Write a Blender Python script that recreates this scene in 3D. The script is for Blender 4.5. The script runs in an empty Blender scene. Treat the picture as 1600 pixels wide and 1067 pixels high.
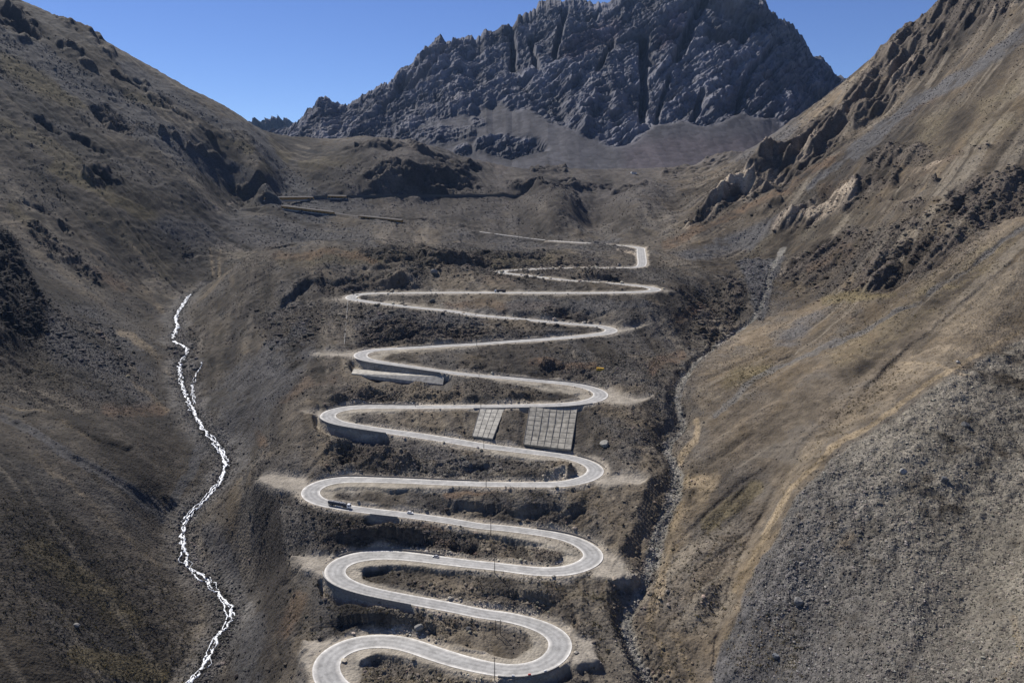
import bpy, math, random, time
import numpy as np
T0=time.time()
RES=1.0            # terrain resolution factor
rng=np.random.RandomState(7); random.seed(7)
f4=np.float32
S=bpy.context.scene; COL=S.collection
# ------------------------------------------------------------------ camera numbers (metres, camera at the origin, +Y ahead)
F=1200.; PITCH=math.radians(10.5); CP,SP=math.cos(PITCH),math.sin(PITCH)
def rat(u,v):
    t=(533.5-np.asarray(v,float))/F; den=CP+SP*t
    return (np.asarray(u,float)-800)/F/den,(-SP+CP*t)/den       # X/Y, Z/Y
def project(a,r):
    t=(r*CP+SP)/(CP-SP*r); den=CP+SP*t
    return 800+a*den*F, 533.5-t*F
# ------------------------------------------------------------------ noise
_T=[np.random.RandomState(100+i).uniform(-1,1,(256,256)).astype(f4) for i in range(8)]
def vn(x,y,seed=0):
    t=_T[seed%8]; ox=(seed*37.7)%256; oy=(seed*91.3)%256
    x=np.asarray(x,f4)+f4(ox); y=np.asarray(y,f4)+f4(oy)
    xi=np.floor(x); yi=np.floor(y); fx=x-xi; fy=y-yi
    xi=xi.astype(np.int32)&255; yi=yi.astype(np.int32)&255; x1=(xi+1)&255; y1=(yi+1)&255
    fx=fx*fx*fx*(fx*(fx*6-15)+10); fy=fy*fy*fy*(fy*(fy*6-15)+10)
    a=t[xi,yi]; b=t[x1,yi]; c=t[xi,y1]; d=t[x1,y1]
    a=a+(b-a)*fx; c=c+(d-c)*fx
    return a+(c-a)*fy
def vt(x,y,seed=0):     # creased noise: flat triangular facets
    t=_T[seed%8]; x=np.asarray(x,f4)+f4((seed*37.7)%256); y=np.asarray(y,f4)+f4((seed*91.3)%256)
    xi=np.floor(x); yi=np.floor(y); fx=x-xi; fy=y-yi
    xi=xi.astype(np.int32)&255; yi=yi.astype(np.int32)&255; x1=(xi+1)&255; y1=(yi+1)&255
    a=t[xi,yi]; b=t[x1,yi]; c=t[xi,y1]; d=t[x1,y1]
    return np.where(fx>fy,a+(b-a)*fx+(d-b)*fy,a+(c-a)*fy+(d-c)*fx)
def fac(x,y,lam,octs,gain=.5,seed=0,cell=None):
    out=0; amp=1.; cx,cy=x,y
    for k in range(octs):
        l=lam/2**k; w=amp if cell is None else amp*np.clip((l/cell-1.6)/1.6,0,1)
        out=out+vt(cx/l,cy/l,seed+k)*w; amp*=gain; cx,cy=cx*.76-cy*.65,cx*.65+cy*.76
    return out
def fbm(x,y,lam,octs,gain=.5,seed=0,cell=None,ridge=False):
    out=0; amp=1.; cx,cy=x,y
    for k in range(octs):
        l=lam/2**k
        n=vn(cx/l,cy/l,seed+k)
        if ridge: n=1-2*np.abs(n)*1.6; n=np.maximum(n,-1)
        w=amp if cell is None else amp*np.clip((l/cell-1.6)/1.6,0,1)
        out=out+n*w; amp*=gain
        cx,cy=cx*.8-cy*.6,cx*.6+cy*.8
    return out
def sstep(a,b,x):
    t=np.clip((x-a)/(b-a),0,1); return t*t*(3-2*t)
# ------------------------------------------------------------------ road survey: pairs of edge points, read tile by tile
TL={'A':(440,854),'B':(740,854),'C':(440,700),'D':(740,700),'E':(440,530),'F':(740,530),'G':(440,360),'H':(740,360)}
ROAD='''A 430,1230,660,1140 320,1140,540,1090 245,1030,455,1020 228,950,440,960 260,860,450,900 350,780,500,850 500,715,590,800 680,688,720,782 860,690,830,782 1020,712,960,815 1200,770,1120,875 1400,835,1330,940
B 0,872,0,975 150,905,150,1003 300,928,320,1020 430,915,480,1003 530,870,640,960 585,800,760,860 598,740,792,770 580,700,770,700 520,665,690,640 420,625,540,580 280,583,380,540 120,555,200,505
A 1600,575,1600,492 1400,525,1420,450 1150,475,1180,410 900,430,930,362 680,385,720,320 500,335,570,275 380,285,500,230 315,225,485,195 315,170,500,160 380,110,560,120 520,60,660,97 700,32,780,92 860,32,880,97 1060,52,1050,112 1300,85,1300,140 1500,108,1500,165
B 200,125,200,185 400,150,400,215 560,165,600,228 700,155,800,218 800,120,930,175 870,70,1040,100
D 850,800,1020,810 800,760,930,745 700,715,810,695 540,682,620,655 350,655,420,630 150,630,200,603
C 1600,640,1600,592 1300,590,1330,545 1000,545,1040,510 750,515,770,480 560,495,580,455 400,470,420,425 250,440,340,400 165,400,300,370 135,355,290,340 160,305,310,315 250,260,370,290 360,235,430,272 500,225,540,265 700,228,700,268 1000,240,1000,275 1300,255,1300,287
D 150,265,150,300 400,265,400,303 600,265,600,303 720,255,760,298 820,228,880,275 880,200,980,240 900,170,1035,195 880,140,1020,150 820,110,920,100 720,80,800,65 560,55,640,40 360,30,420,15 200,15,200,-20
E 1600,860,1600,815 1300,805,1340,775 1000,765,1050,725 750,725,790,695 550,690,580,665 400,665,470,640 310,635,425,610 280,605,415,590 300,575,430,575 380,545,480,555 520,520,580,545 700,515,720,540 900,515,900,543 1200,517,1200,540
F 100,513,100,537 400,508,400,532 650,500,680,527 800,485,850,515 900,465,980,490 940,445,1045,460 940,420,1060,430 900,395,1020,400 820,370,920,370 700,350,780,345 520,335,580,325 300,315,340,300 0,290,0,272
E 1300,270,1330,250 1000,225,1040,210 780,190,820,180 640,170,720,160 560,145,680,140 545,120,675,120 600,92,710,100 700,78,780,88 850,70,880,80 1050,60,1060,72 1300,43,1300,57
H 0,880,0,900 300,860,300,877 600,840,600,855 800,822,830,837 930,805,960,825 1010,795,1070,812 1040,780,1130,790 1000,760,1100,765 900,745,980,742 750,735,800,727 500,715,550,703 250,690,280,678 0,665,0,655
G 1300,635,1330,625 1000,605,1030,595 780,578,820,570 620,558,690,552 520,540,610,542 490,522,590,528 540,500,620,508 650,490,720,498 850,486,880,494 1200,483,1200,492
H 0,481,0,491 300,482,300,493 700,483,700,495 1000,482,1000,494 1200,478,1220,490 1330,473,1360,485 1385,465,1450,473 1380,455,1470,462 1300,440,1400,443 1180,425,1240,425 1000,413,1040,410 700,390,720,385 450,362,480,357 300,345,330,340 200,335,260,333 165,322,250,328 220,312,290,316 350,308,380,311 550,296,550,300 800,292,800,296 1050,291,1050,295 1240,290,1240,294 1275,280,1320,288 1280,260,1350,270 1281,200,1342,200 1281,160,1333,160 1278,143,1325,138 1250,132,1260,126 950,107,950,102 600,84,600,79'''
secs=[]
for l in ROAD.split('\n'):
    k,*rr=l.split(); o=TL[k]
    for s in rr:
        q=list(map(float,s.split(','))); secs.append((o[0]+q[0]/5,o[1]+q[1]/5,o[0]+q[2]/5,o[1]+q[3]/5))
secs=np.array(secs)
cu=(secs[:,0]+secs[:,2])/2; cv=(secs[:,1]+secs[:,3])/2
ra,rr_=rat(cu,cv)
def solve(Z0,g):
    Z=Z0; out=[]; px=None
    for i in range(len(cu)):
        for it in range(3):
            Y=Z/rr_[i]; X=ra[i]*Y
            if px is None: break
            Z=px[2]+float(np.interp(i,[0,90,125,150],[g,.056,.05,.035]))*math.hypot(X-px[0],Y-px[1])
        px=(X,Y,Z); out.append(px)
    return np.array(out)
RC=solve(-255,.058)
a1,r1=rat(secs[:,0],secs[:,1]); a2,r2=rat(secs[:,2],secs[:,3])
Y1=RC[:,2]/r1; Y2=RC[:,2]/r2
RW=np.clip(np.hypot(a1*Y1-a2*Y2,Y1-Y2),8.2,15.5)
RW=np.convolve(np.pad(RW,2,mode='edge'),np.ones(5)/5,'valid')
mid=np.stack([(a1*Y1+a2*Y2)/2,(Y1+Y2)/2,RC[:,2]],1)
RC=mid.copy()
# continue the road beyond the basin to the avalanche galleries
def PT(u,v,Y):
    a,r=rat(u,v); return (float(a*Y),float(Y),float(r*Y))
def catmull(P,step,closed=False):
    P=np.asarray(P,float); d=np.r_[0,np.cumsum(np.linalg.norm(np.diff(P[:,:3],axis=0),axis=1)**.5+1e-6)]
    Q=np.vstack([2*P[0]-P[1],P,2*P[-1]-P[-2]]); t=np.r_[-d[1],d,d[-1]+(d[-1]-d[-2])]
    out=[]
    for i in range(1,len(Q)-2):
        n=max(1,int(np.linalg.norm(Q[i+1,:3]-Q[i,:3])/step))
        for k in range(n):
            s=t[i]+(t[i+1]-t[i])*k/n
            A1=(t[i]-s)/(t[i]-t[i-1])*Q[i-1]+(s-t[i-1])/(t[i]-t[i-1])*Q[i]
            A2=(t[i+1]-s)/(t[i+1]-t[i])*Q[i]+(s-t[i])/(t[i+1]-t[i])*Q[i+1]
            A3=(t[i+2]-s)/(t[i+2]-t[i+1])*Q[i+1]+(s-t[i+1])/(t[i+2]-t[i+1])*Q[i+2]
            B1=(t[i+1]-s)/(t[i+1]-t[i-1])*A1+(s-t[i-1])/(t[i+1]-t[i-1])*A2
            B2=(t[i+2]-s)/(t[i+2]-t[i])*A2+(s-t[i])/(t[i+2]-t[i])*A3
            out.append((t[i+1]-s)/(t[i+1]-t[i])*B1+(s-t[i])/(t[i+1]-t[i])*B2)
    out.append(Q[-2]); return np.array(out)
def smooth(P,n,keep=True):
    if n<2: return P
    k=np.ones(n)/n; Q=np.stack([np.convolve(np.pad(P[:,i],n//2,mode='edge'),k,'valid')[:len(P)] for i in range(P.shape[1])],1)
    Q[0]=P[0]; Q[-1]=P[-1]; return Q
RP=catmull(np.c_[RC,RW],2.0); RP=smooth(RP,7); RP=smooth(RP,7); RP=smooth(RP,5)
FAR=[PT(860,376.5,1440),PT(800,369,1480),PT(740,361,1520),PT(680,353,1560),PT(627,346,1590),PT(562,338.5,1610),PT(522,333,1630),PT(440,322,1650),PT(380,325,1640)]
FARP=catmull(np.c_[np.array([RC[-1]]+FAR),np.full(len(FAR)+1,7.)],6.0)
RAIL=catmull(np.c_[np.array([PT(390,313,1710),PT(450,311,1730),PT(490,309.3,1745),PT(540,308.6,1760),PT(620,308,1785),PT(700,307.5,1810),PT(780,307.5,1840),PT(835,307.5,1870)]),np.full(8,6.)],6.0)
# ------------------------------------------------------------------ streams (u,v,Z of the bed)
def PZ(u,v,Z):
    a,r=rat(u,v); Y=Z/r; return (float(a*Y),float(Y),float(Z))
STL=[(285,1110,-302),(300,1067,-295),(322,1035,-292),(340,1000,-288),(361,960,-284),(345,930,-280),(322,905,-275),(292,880,-270),(286,850,-264),(290,815,-257),(322,777,-247),(352,738,-238),(344,700,-228),(322,678,-221),(300,640,-210),(286,605,-201),(281,570,-191),(292,545,-184),(272,532,-179),(278,508,-169),(275,495,-163),(288,474,-154),(297,461,-149),(318,447,-138)]
STR=[(1035,1105,360),(1010,1060,375),(988,1010,393),(978,970,408),(995,935,425),(1018,885,451),(1028,840,475),(1048,790,503),(1058,740,540),(1042,700,580),(1066,668,615),(1060,635,645),(1058,612,672),(1072,585,728),(1100,555,785),(1150,520,850),(1180,495,890),(1195,460,965),(1205,425,1050),(1222,398,1150)]
SL=catmull([PZ(*p) for p in STL],3.); SR=catmull([PT(*p) for p in STR],3.)
# ------------------------------------------------------------------ terrain control points
CT=[]
def C(u,v,Y):
    a,r=rat(u,v); CT.append((float(a),math.log(Y),float(r)))
def CX(X,Y,Z): CT.append((X/Y,math.log(Y),Z/Y))
def CL(u,v):      # the long left flank is close to one plane falling to the lower right
    a,r=rat(u,v); C(u,v,833/(-.51*a+.35-r))
for i in range(0,len(RP),8): CX(*RP[i,:3])
for i in range(0,len(SL),12): CX(SL[i,0],SL[i,1],SL[i,2])
for i in range(0,len(SR),10): CX(SR[i,0],SR[i,1],SR[i,2]+3)
for i in range(12,len(FARP),14): CX(*FARP[i,:3])
for i in range(0,len(RAIL),9): CX(*RAIL[i,:3])
for u,v,z in ((1008,757,-198),(985,905,-225),(1010,620,-168),(1008,514,-140),(1058,451,-106),(400,745,-212),(450,865,-236),(470,890,-237),(486,551,-153),(474,647,-183),(498,462,-122),(475,1010,-254),(930,1010,-244)):
    q_=PZ(u,v,z); CX(*q_)
for u,v in ((0,100),(100,100),(60,30),(126,46),(178,86),(200,105),(265,141),(331,174),(377,194),(300,200),(200,150),(200,250),(100,200),(0,200),(0,300),(100,300),(200,350),(300,300),(330,400),(400,265),(420,290)): CL(u,v)
CL(0,0); 
for u,v,Y in ((0,400,1060),(0,560,760),(0,640,640),(0,800,470),(0,950,400),(0,1067,355),(150,1067,392),(150,970,440),(150,900,472),(150,800,530),(150,700,605),(150,600,760),(150,500,960),(230,560,880),(220,450,1170),(80,480,930),(60,700,575),
  (230,740,610),(230,850,530),(250,960,470),
  (420,1000,425),(440,900,470),(420,800,528),(430,700,620),(420,620,720),(400,550,820),(430,480,960),(350,450,1080),(380,412,1130),(420,402,1100),(500,396,1090),(600,390,1100),(700,392,1120),(800,402,1130),(900,405,1150),(500,430,1035),(620,430,1020),
  (450,385,1400),(560,374,1440),(650,378,1400),(500,355,1540),(400,345,1540),(400,375,1440),(750,383,1320),(850,390,1240),(950,384,1300),
  (590,223,2000),(540,228,2000),(497,233,2050),(640,228,2000),(690,240,2030),(740,254,2080),(590,265,1860),(500,265,1880),(450,250,1960),(463,217,2150),(414,204,2200),(650,270,1840),
  (600,330,1690),(700,340,1620),(760,330,1700),(820,350,1570),(820,290,1880),(870,330,1560),(780,265,2100),(850,270,2150),(930,272,2200),(1000,272,2150),(930,300,1990),(928,330,1830),(925,360,1620),(960,370,1440),(990,332,1510),(885,300,1700),(985,298,1690),
  (1060,330,1560),(1040,280,1950),(1100,268,1950),(1050,362,1400),(1030,385,1270),(1150,385,1240),(1100,395,1190),(1050,410,1110),(1100,430,1040),(1100,480,940),(1080,540,820),(1060,400,1150),
  (1100,322,1450),(1150,285,1480),(1200,250,1560),(1260,200,1640),(1320,155,1700),(1330,130,1740),(1345,118,1760),(1370,95,1760),(1390,72,1760),(1425,45,1740),(1450,25,1720),(1475,0,1700),(1300,300,1200),(1200,330,1280),(1300,230,1400),(1380,180,1420),(1450,180,1220),(1450,100,1480),(1520,60,1400),(1600,0,1260),(1600,100,1110),(1600,200,950),(1600,300,850),(1540,380,770),(1450,350,860),(1400,420,800),(1300,400,1000),(1280,460,910),(1240,510,820),(1200,540,770),(1200,570,700),
  (1600,395,700),(1500,480,645),(1440,530,620),(1400,562,600),(1300,600,600),(1300,655,548),(1250,700,515),(1200,700,540),(1150,760,500),(1110,700,560),(1130,620,640),(1200,620,620),(1195,830,455),(1130,850,455),(1100,930,415),(1080,1020,385),(1130,960,405),
  (1600,512,600),(1500,577,545),(1400,642,507),(1300,712,472),(1230,785,445),(1190,862,425),(1140,960,398),(1600,1067,290),(1400,1067,316),(1200,1067,352),(1600,900,350),(1600,800,400),(1600,650,490),(1500,700,455),(1400,850,390),(1300,900,387),(1500,950,350),(1250,980,371)): C(u,v,Y)
for a,Y,Z in ((-1,400,-185),(-1,550,-120),(-1,700,-60),(-1,1100,130),(-1,1600,560),(-1,2500,850),(-1,3600,700),(-.5,2700,330),(-.35,2700,180),(-.2,2700,120),(0,2700,95),(.15,2700,100),(.3,2700,130),(.5,2400,420),(.8,2400,650),(1,2400,800),(1,3600,700),
  (-.5,3600,250),(0,3600,120),(.5,3600,350),(1,300,-150),(1,500,-50),(1,850,150),(1,1250,520),(1,190,-190),(.5,190,-235),(0,190,-300),(-.5,190,-312),(-1,190,-260),(0,280,-275),(-.3,280,-300),(.3,300,-265)): CX(a*Y,Y,Z)
CT=np.array(CT)
# thin-plate spline of Z/Y over (X/Y, ln Y)
WX,WY=1.0,.55
P2=np.c_[CT[:,0]*WX,CT[:,1]*WY]; n=len(P2)
def tps(d2): return np.where(d2>1e-12,.5*d2*np.log(np.maximum(d2,1e-12)),0)
D2=((P2[:,None]-P2[None])**2).sum(-1)
A=np.zeros((n+3,n+3)); A[:n,:n]=tps(D2)+np.eye(n)*2e-5; A[:n,n:]=np.c_[np.ones(n),P2]; A[n:,:n]=A[:n,n:].T
W=np.linalg.solve(A,np.r_[CT[:,2],0,0,0])
def base_ratio(a,L):
    q=np.c_[a.ravel()*WX,L.ravel()*WY]; out=np.empty(len(q))
    for s in range(0,len(q),20000):
        d=((q[s:s+20000,None]-P2[None])**2).sum(-1); out[s:s+20000]=tps(d)@W[:n]+W[n]+q[s:s+20000]@W[n+1:]
    return out.reshape(a.shape)
A0,A1,L0,L1=-.96,.96,math.log(185.),math.log(3400.)
NC,NR=int(1480*RES),int(1560*RES)
nca,nra=200,240
ca=np.linspace(A0,A1,nca); cl=np.linspace(L0,L1,nra)
coarse=base_ratio(*np.meshgrid(ca,cl,indexing='ij'))
ga=np.linspace(A0,A1,NC); gl=np.linspace(L0,L1,NR)
def upsample(co):
    x=(ga-A0)/(A1-A0)*(nca-1); y=(gl-L0)/(L1-L0)*(nra-1)
    # Catmull-Rom in both directions
    def w(t):
        i=np.clip(np.floor(t).astype(int),1,None); return i
    def interp(M,t,ax):
        M=np.moveaxis(M,ax,0); nmax=M.shape[0]; i=np.clip(np.floor(t).astype(int),0,nmax-2); f=(t-i)[:,None]
        g=lambda k:M[np.clip(i+k,0,nmax-1)]
        p0,p1,p2,p3=g(-1),g(0),g(1),g(2)
        r=.5*(2*p1+(p2-p0)*f+(2*p0-5*p1+4*p2-p3)*f*f+(3*p1-p0-3*p2+p3)*f**3)
        return np.moveaxis(r,0,ax)
    return interp(interp(co,x,0),y,1)
R0=upsample(coarse)
YY=np.exp(gl)[None,:].repeat(NC,0); XX=ga[:,None]*YY; ZB=R0*YY
CELL=(YY*(A1-A0)/NC).astype(f4)
AA=ga[:,None].repeat(NR,1)
U,V=project(AA,R0)
XX=XX.astype(f4); YY=YY.astype(f4)
print('base',time.time()-T0)
# ------------------------------------------------------------------ painted survey maps: strokes and polygons, half-resolution
MW,MH=860,600; MO=30    # map covers u -60..1660, v -60..1140
def newmap(): return np.zeros((MW,MH),f4)
gu,gv=np.meshgrid(np.arange(MW)*2.-60,np.arange(MH)*2.-60,indexing='ij'); gu=gu.astype(f4); gv=gv.astype(f4)
wob=(fbm(gu,gv,60,4,.55,3)*6).astype(f4); wob2=(fbm(gu,gv,60,4,.55,5)*6).astype(f4)
def segd(pts,w):
    m=np.full((MW,MH),9e9,f4)
    for k in range(len(pts)-1):
        (x0,y0),(x1,y1)=pts[k][:2],pts[k+1][:2]
        pad=w*3+20
        i0=int(max(0,(min(x0,x1)-pad+60)//2)); i1=int(min(MW,(max(x0,x1)+pad+60)//2+2)); j0=int(max(0,(min(y0,y1)-pad+60)//2)); j1=int(min(MH,(max(y0,y1)+pad+60)//2+2))
        if i1<=i0 or j1<=j0: continue
        x=gu[i0:i1,j0:j1]+wob[i0:i1,j0:j1]*min(1,w/12); y=gv[i0:i1,j0:j1]+wob2[i0:i1,j0:j1]*min(1,w/12)
        dx,dy=x1-x0,y1-y0; t=np.clip(((x-x0)*dx+(y-y0)*dy)/(dx*dx+dy*dy+1e-6),0,1)
        d=np.hypot(x-x0-t*dx,y-y0-t*dy); np.minimum(m[i0:i1,j0:j1],d,out=m[i0:i1,j0:j1])
    return m
def pts_of(s): 
    q=list(map(float,s.replace(';',' ').replace(',',' ').split())); return [(q[i],q[i+1]) for i in range(0,len(q),2)]
def stroke(m,s,w,k=1.,soft=.5):
    d=segd(pts_of(s),w); np.maximum(m,k*sstep(w/2*(1+soft),w/2*(1-soft),d),out=m)
def poly(m,s,k=1.,soft=6.,rag=1.):
    p=pts_of(s); x=gu+wob*rag; y=gv+wob2*rag; ins=np.zeros((MW,MH),bool)
    for i in range(len(p)):
        (x0,y0),(x1,y1)=p[i],p[(i+1)%len(p)]
        if y0==y1: continue
        c=((y0>y)!=(y1>y))&(x<(x1-x0)*(y-y0)/(y1-y0)+x0); ins^=c
    g=ins.astype(f4)
    n=int(max(0,soft/2))
    for _ in range(2):
        if n<1: break
        kk=2*n+1
        cs=np.cumsum(np.pad(g,((n+1,n),(0,0)),mode='edge'),0); g=(cs[kk:]-cs[:-kk])/kk
        cs=np.cumsum(np.pad(g,((0,0),(n+1,n)),mode='edge'),1); g=(cs[:,kk:]-cs[:,:-kk])/kk
    np.maximum(m,g*k,out=m)
def sample(m,u,v):
    x=np.clip((u+60)/2,0,MW-1.01); y=np.clip((v+60)/2,0,MH-1.01); i=x.astype(np.int32); j=y.astype(np.int32); fx=(x-i).astype(f4); fy=(y-j).astype(f4)
    return (m[i,j]*(1-fx)+m[i+1,j]*fx)*(1-fy)+(m[i,j+1]*(1-fx)+m[i+1,j+1]*fx)*fy
MAPS={}
def M(name): MAPS[name]=newmap(); return MAPS[name]
def many(m,txt):
    """lines: kind(p polygon | s stroke) strength width/softness points"""
    for l in txt.strip().split('\n'):
        l=l.strip()
        if not l: continue
        k,st,w,*p=l.split(' '); st=float(st); w=float(w)
        if k=='p': poly(m,' '.join(p),st,w)
        else: stroke(m,' '.join(p),w,st)
many(M('rock'),'''
p 1 4 0,0 30,0 62,40 72,64 40,60 0,34
s .9 14 80,0 110,38 150,62 178,88
s .7 10 95,72 128,86
s .8 9 128,96 150,110
s .7 12 180,115 228,132
s .6 8 235,150 250,160
p 1 3 235,150 255,148 274,162 262,168 240,164
s .7 8 272,168 300,186
s .8 6 310,192 334,212
p 1 3 146,165 168,162 190,175 212,195 205,204 172,198 152,182
s .8 9 215,190 238,206
s .8 5 250,208 280,220
p .9 3 50,176 66,176 92,196 96,204 72,198 52,184
p .9 3 55,198 72,198 88,212 84,220 62,210
p .9 3 104,196 120,200 150,226 176,240 172,246 140,232 112,212
p .9 3 122,240 140,246 170,268 194,284 190,292 160,278 132,254
s .8 12 135,272 158,294
s .7 9 300,236 335,242 372,272
p .9 3 352,282 380,288 418,298 424,308 390,312 360,300
p .9 4 38,352 60,356 110,392 150,422 166,444 140,438 90,404 48,376
s .6 10 33,312 70,332 108,364
s .6 6 55,385 90,410
p 1.6 4 -60,340 8,372 26,390 48,432 68,488 66,520 50,540 26,556 -60,575
s .8 16 5,570 40,588
p .8 5 492,434 540,428 600,424 640,432 650,446 600,452 540,455 500,448
p .9 5 556,506 600,496 680,504 760,508 770,522 720,532 640,540 560,545
p .8 4 843,496 880,486 925,494 935,500 900,504 850,503
s .6 8 905,434 970,440
s .6 5 560,416 630,414
s .6 6 750,414 840,417 930,418
p .9 4 504,628 530,612 580,604 620,614 650,628 600,632 540,630
p .8 4 845,570 880,572 925,588 940,600 900,598 850,588
p .8 5 516,704 560,694 640,716 670,732 600,738 530,722
p .8 5 525,828 560,818 620,822 700,838 750,852 740,866 660,856 560,850
s .7 10 825,806 905,810
s .5 10 558,978 605,984
s .6 16 700,962 740,975
s .5 14 800,940 890,952
s .8 14 600,402 660,404 760,404
s .6 10 560,392 620,388 700,398 780,394 850,398
p .8 4 1128,436 1150,434 1168,470 1140,505 1122,520 1128,480
s .7 10 1120,520 1112,540
p .8 4 560,278 610,262 700,258 740,280 752,300 700,306 580,306
s .7 12 545,234 640,228 700,244 745,266
s .8 8 835,266 880,268
s .7 12 795,290 880,292 950,284
s .5 10 890,292 905,315
s .5 12 960,296 1010,288
s .5 10 1040,274 1100,262 1160,240
p 1 5 1296,175 1330,128 1390,72 1450,25 1478,-5 1600,-10 1570,22 1490,62 1440,96 1380,130 1340,170 1300,215 1240,245 1195,262 1190,250 1240,220
p .8 4 1330,135 1390,150 1440,130 1400,165 1350,190 1310,215
p 1 4 1072,355 1096,328 1128,290 1180,262 1215,256 1222,268 1196,294 1150,312 1110,338 1080,360
p 1 4 1195,292 1240,270 1292,232 1296,246 1250,276 1215,300
s .8 10 1270,250 1310,225
p .9 4 1208,354 1236,336 1280,308 1350,288 1356,300 1320,322 1262,348 1215,360
s .6 9 1175,340 1215,318
p 1 4 1480,292 1520,268 1600,262 1660,262 1660,330 1600,322 1540,346 1490,336 1474,314
p .9 4 1318,446 1345,410 1400,376 1460,350 1508,350 1500,372 1470,400 1440,420 1400,446 1350,456
p .8 4 1206,440 1240,402 1290,376 1350,350 1362,366 1320,392 1270,420 1215,446
s .8 12 1436,286 1462,280
s .6 8 1372,310 1420,300
s .7 10 1400,330 1440,318
s .5 7 1460,240 1600,215
s .5 8 1330,495 1350,488
s .45 14 1195,560 1240,545
p .5 4 1095,470 1125,462 1130,500 1100,540 1085,520
''')
many(M('pale'),'''
p .9 4 1060,362 1096,328 1128,292 1165,272 1190,270 1170,296 1130,318 1090,345 1075,365
p .8 3 1206,358 1236,338 1280,312 1345,290 1350,304 1300,326 1262,348
s .5 8 1250,400 1215,430
s .5 10 1405,282 1440,255 1480,238
s .5 9 1470,70 1540,30 1600,5
s .5 10 1390,120 1430,100
s .6 5 838,276 880,276
s .25 20 520,300 560,290 600,296
s .3 30 640,300 720,300
s .5 6 335,325 385,317
s .5 4 895,545 898,560
s .4 6 800,770 806,776
s .3 9 970,830 985,845
s .35 7 1085,580 1140,545 1175,520
s .4 5 1150,527 1230,535
s .4 6 965,395 1000,404
s .8 7 968,393 998,397
''')
many(M('gravel'),'''
s 1 40 -20,45 120,128 200,180
s 1 46 180,165 300,245 420,298 500,325
s .9 22 200,105 265,146 331,180 400,212 440,262
s .6 22 0,130 120,200
s .5 40 180,240 250,285 330,330
p .8 10 200,350 330,320 420,330 520,350 640,380 560,385 400,395 300,380
p .9 8 440,262 500,300 560,305 600,340 640,360 500,330 440,300
p .9 5 1032,394 1100,384 1180,352 1262,320 1258,332 1200,372 1180,396 1090,410
p 1 3 1148,412 1232,396 1212,440 1196,490 1182,492 1166,440
s .7 14 1600,60 1540,104 1480,134 1420,182 1345,245
s 1 22 1600,40 1540,95 1480,128 1420,176 1330,248
s .8 8 1262,300 1330,246
s .8 9 1600,346 1500,424 1440,468 1300,540 1180,592 1120,650
p .7 8 1240,500 1330,455 1290,500 1240,540 1190,545
p .9 3 1640,490 1600,516 1500,582 1400,648 1300,720 1235,792 1195,868 1150,962 1100,1100 1700,1100
s .9 20 -20,640 120,718 250,790
s .9 18 250,795 300,740 322,690
s .9 60 385,960 385,1090
s .8 40 330,840 380,920
s .7 60 370,600 352,690
p .8 8 320,610 410,530 500,520 500,560 430,640 380,730 350,700
p .6 8 60,470 150,470 260,580 240,640 150,640 60,560
s .9 10 1040,1105 1010,1060 985,1000 980,965 1018,885 1028,840 1048,790 1058,740
s .8 7 1058,740 1044,700 1066,665 1058,620 1075,580
s .6 30 560,690 760,720 850,725
s .6 26 560,500 700,490 780,498
s .5 24 560,920 700,945 760,960
s .5 16 760,790 860,790 930,800
s .6 20 800,480 900,478 1000,478
p .7 10 620,180 700,150 900,180 1250,180 1250,262 700,262
s .5 40 900,310 1040,300
p .7 12 570,310 760,312 860,360 700,345 610,335
s .6 30 700,375 850,384 960,386
s .6 20 480,500 460,560
s .7 34 400,620 440,560 470,520
''')
many(M('tan'),'''
p .9 6 1050,736 1090,728 1136,742 1112,788 1075,812 1052,850 1045,800
s .8 12 1060,720 1085,690 1088,660
s .7 16 1052,860 1030,930 1018,985 1040,1050
s .6 18 1050,1000 1080,1080
s .9 8 1660,468 1600,506 1500,570 1400,634
s .9 9 1400,636 1300,706 1260,745
s .8 10 1260,745 1232,776 1200,830
s .9 10 1200,830 1185,862 1150,930
p .45 6 1600,392 1480,488 1350,608 1250,706 1200,790 1225,776 1300,700 1400,630 1500,566 1600,500
s .6 5 1290,552 1370,558 1460,568 1520,590
s .5 4 1200,600 1380,545
s .4 10 60,470 150,520 230,600
s .5 8 5,630 80,650 150,690
s .4 12 60,720 160,800 250,880
s .5 14 140,370 200,420 260,500
s .4 9 60,330 160,410 230,470
s .5 8 200,380 240,435
s .5 6 330,385 335,430
s .55 7 345,390 343,436
s .5 16 190,520 250,560 280,590
s .5 10 200,590 262,640
s .4 16 250,780 265,800
s .35 12 235,720 280,740
s .3 8 480,345 560,355
s .5 12 1585,960 1600,1020 1560,1060
s .3 14 520,1080 700,1060
s .4 8 935,930 960,900
s .3 9 870,980 930,930
s .35 10 845,770 870,800
s .3 8 905,780 920,800
p .35 8 1140,980 1230,960 1260,1020 1240,1067 1150,1067
s .5 8 1170,870 1110,930
s .4 8 1120,860 1090,900
s .4 9 1180,660 1150,700
s .35 50 1100,620 1180,560
''')
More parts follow.
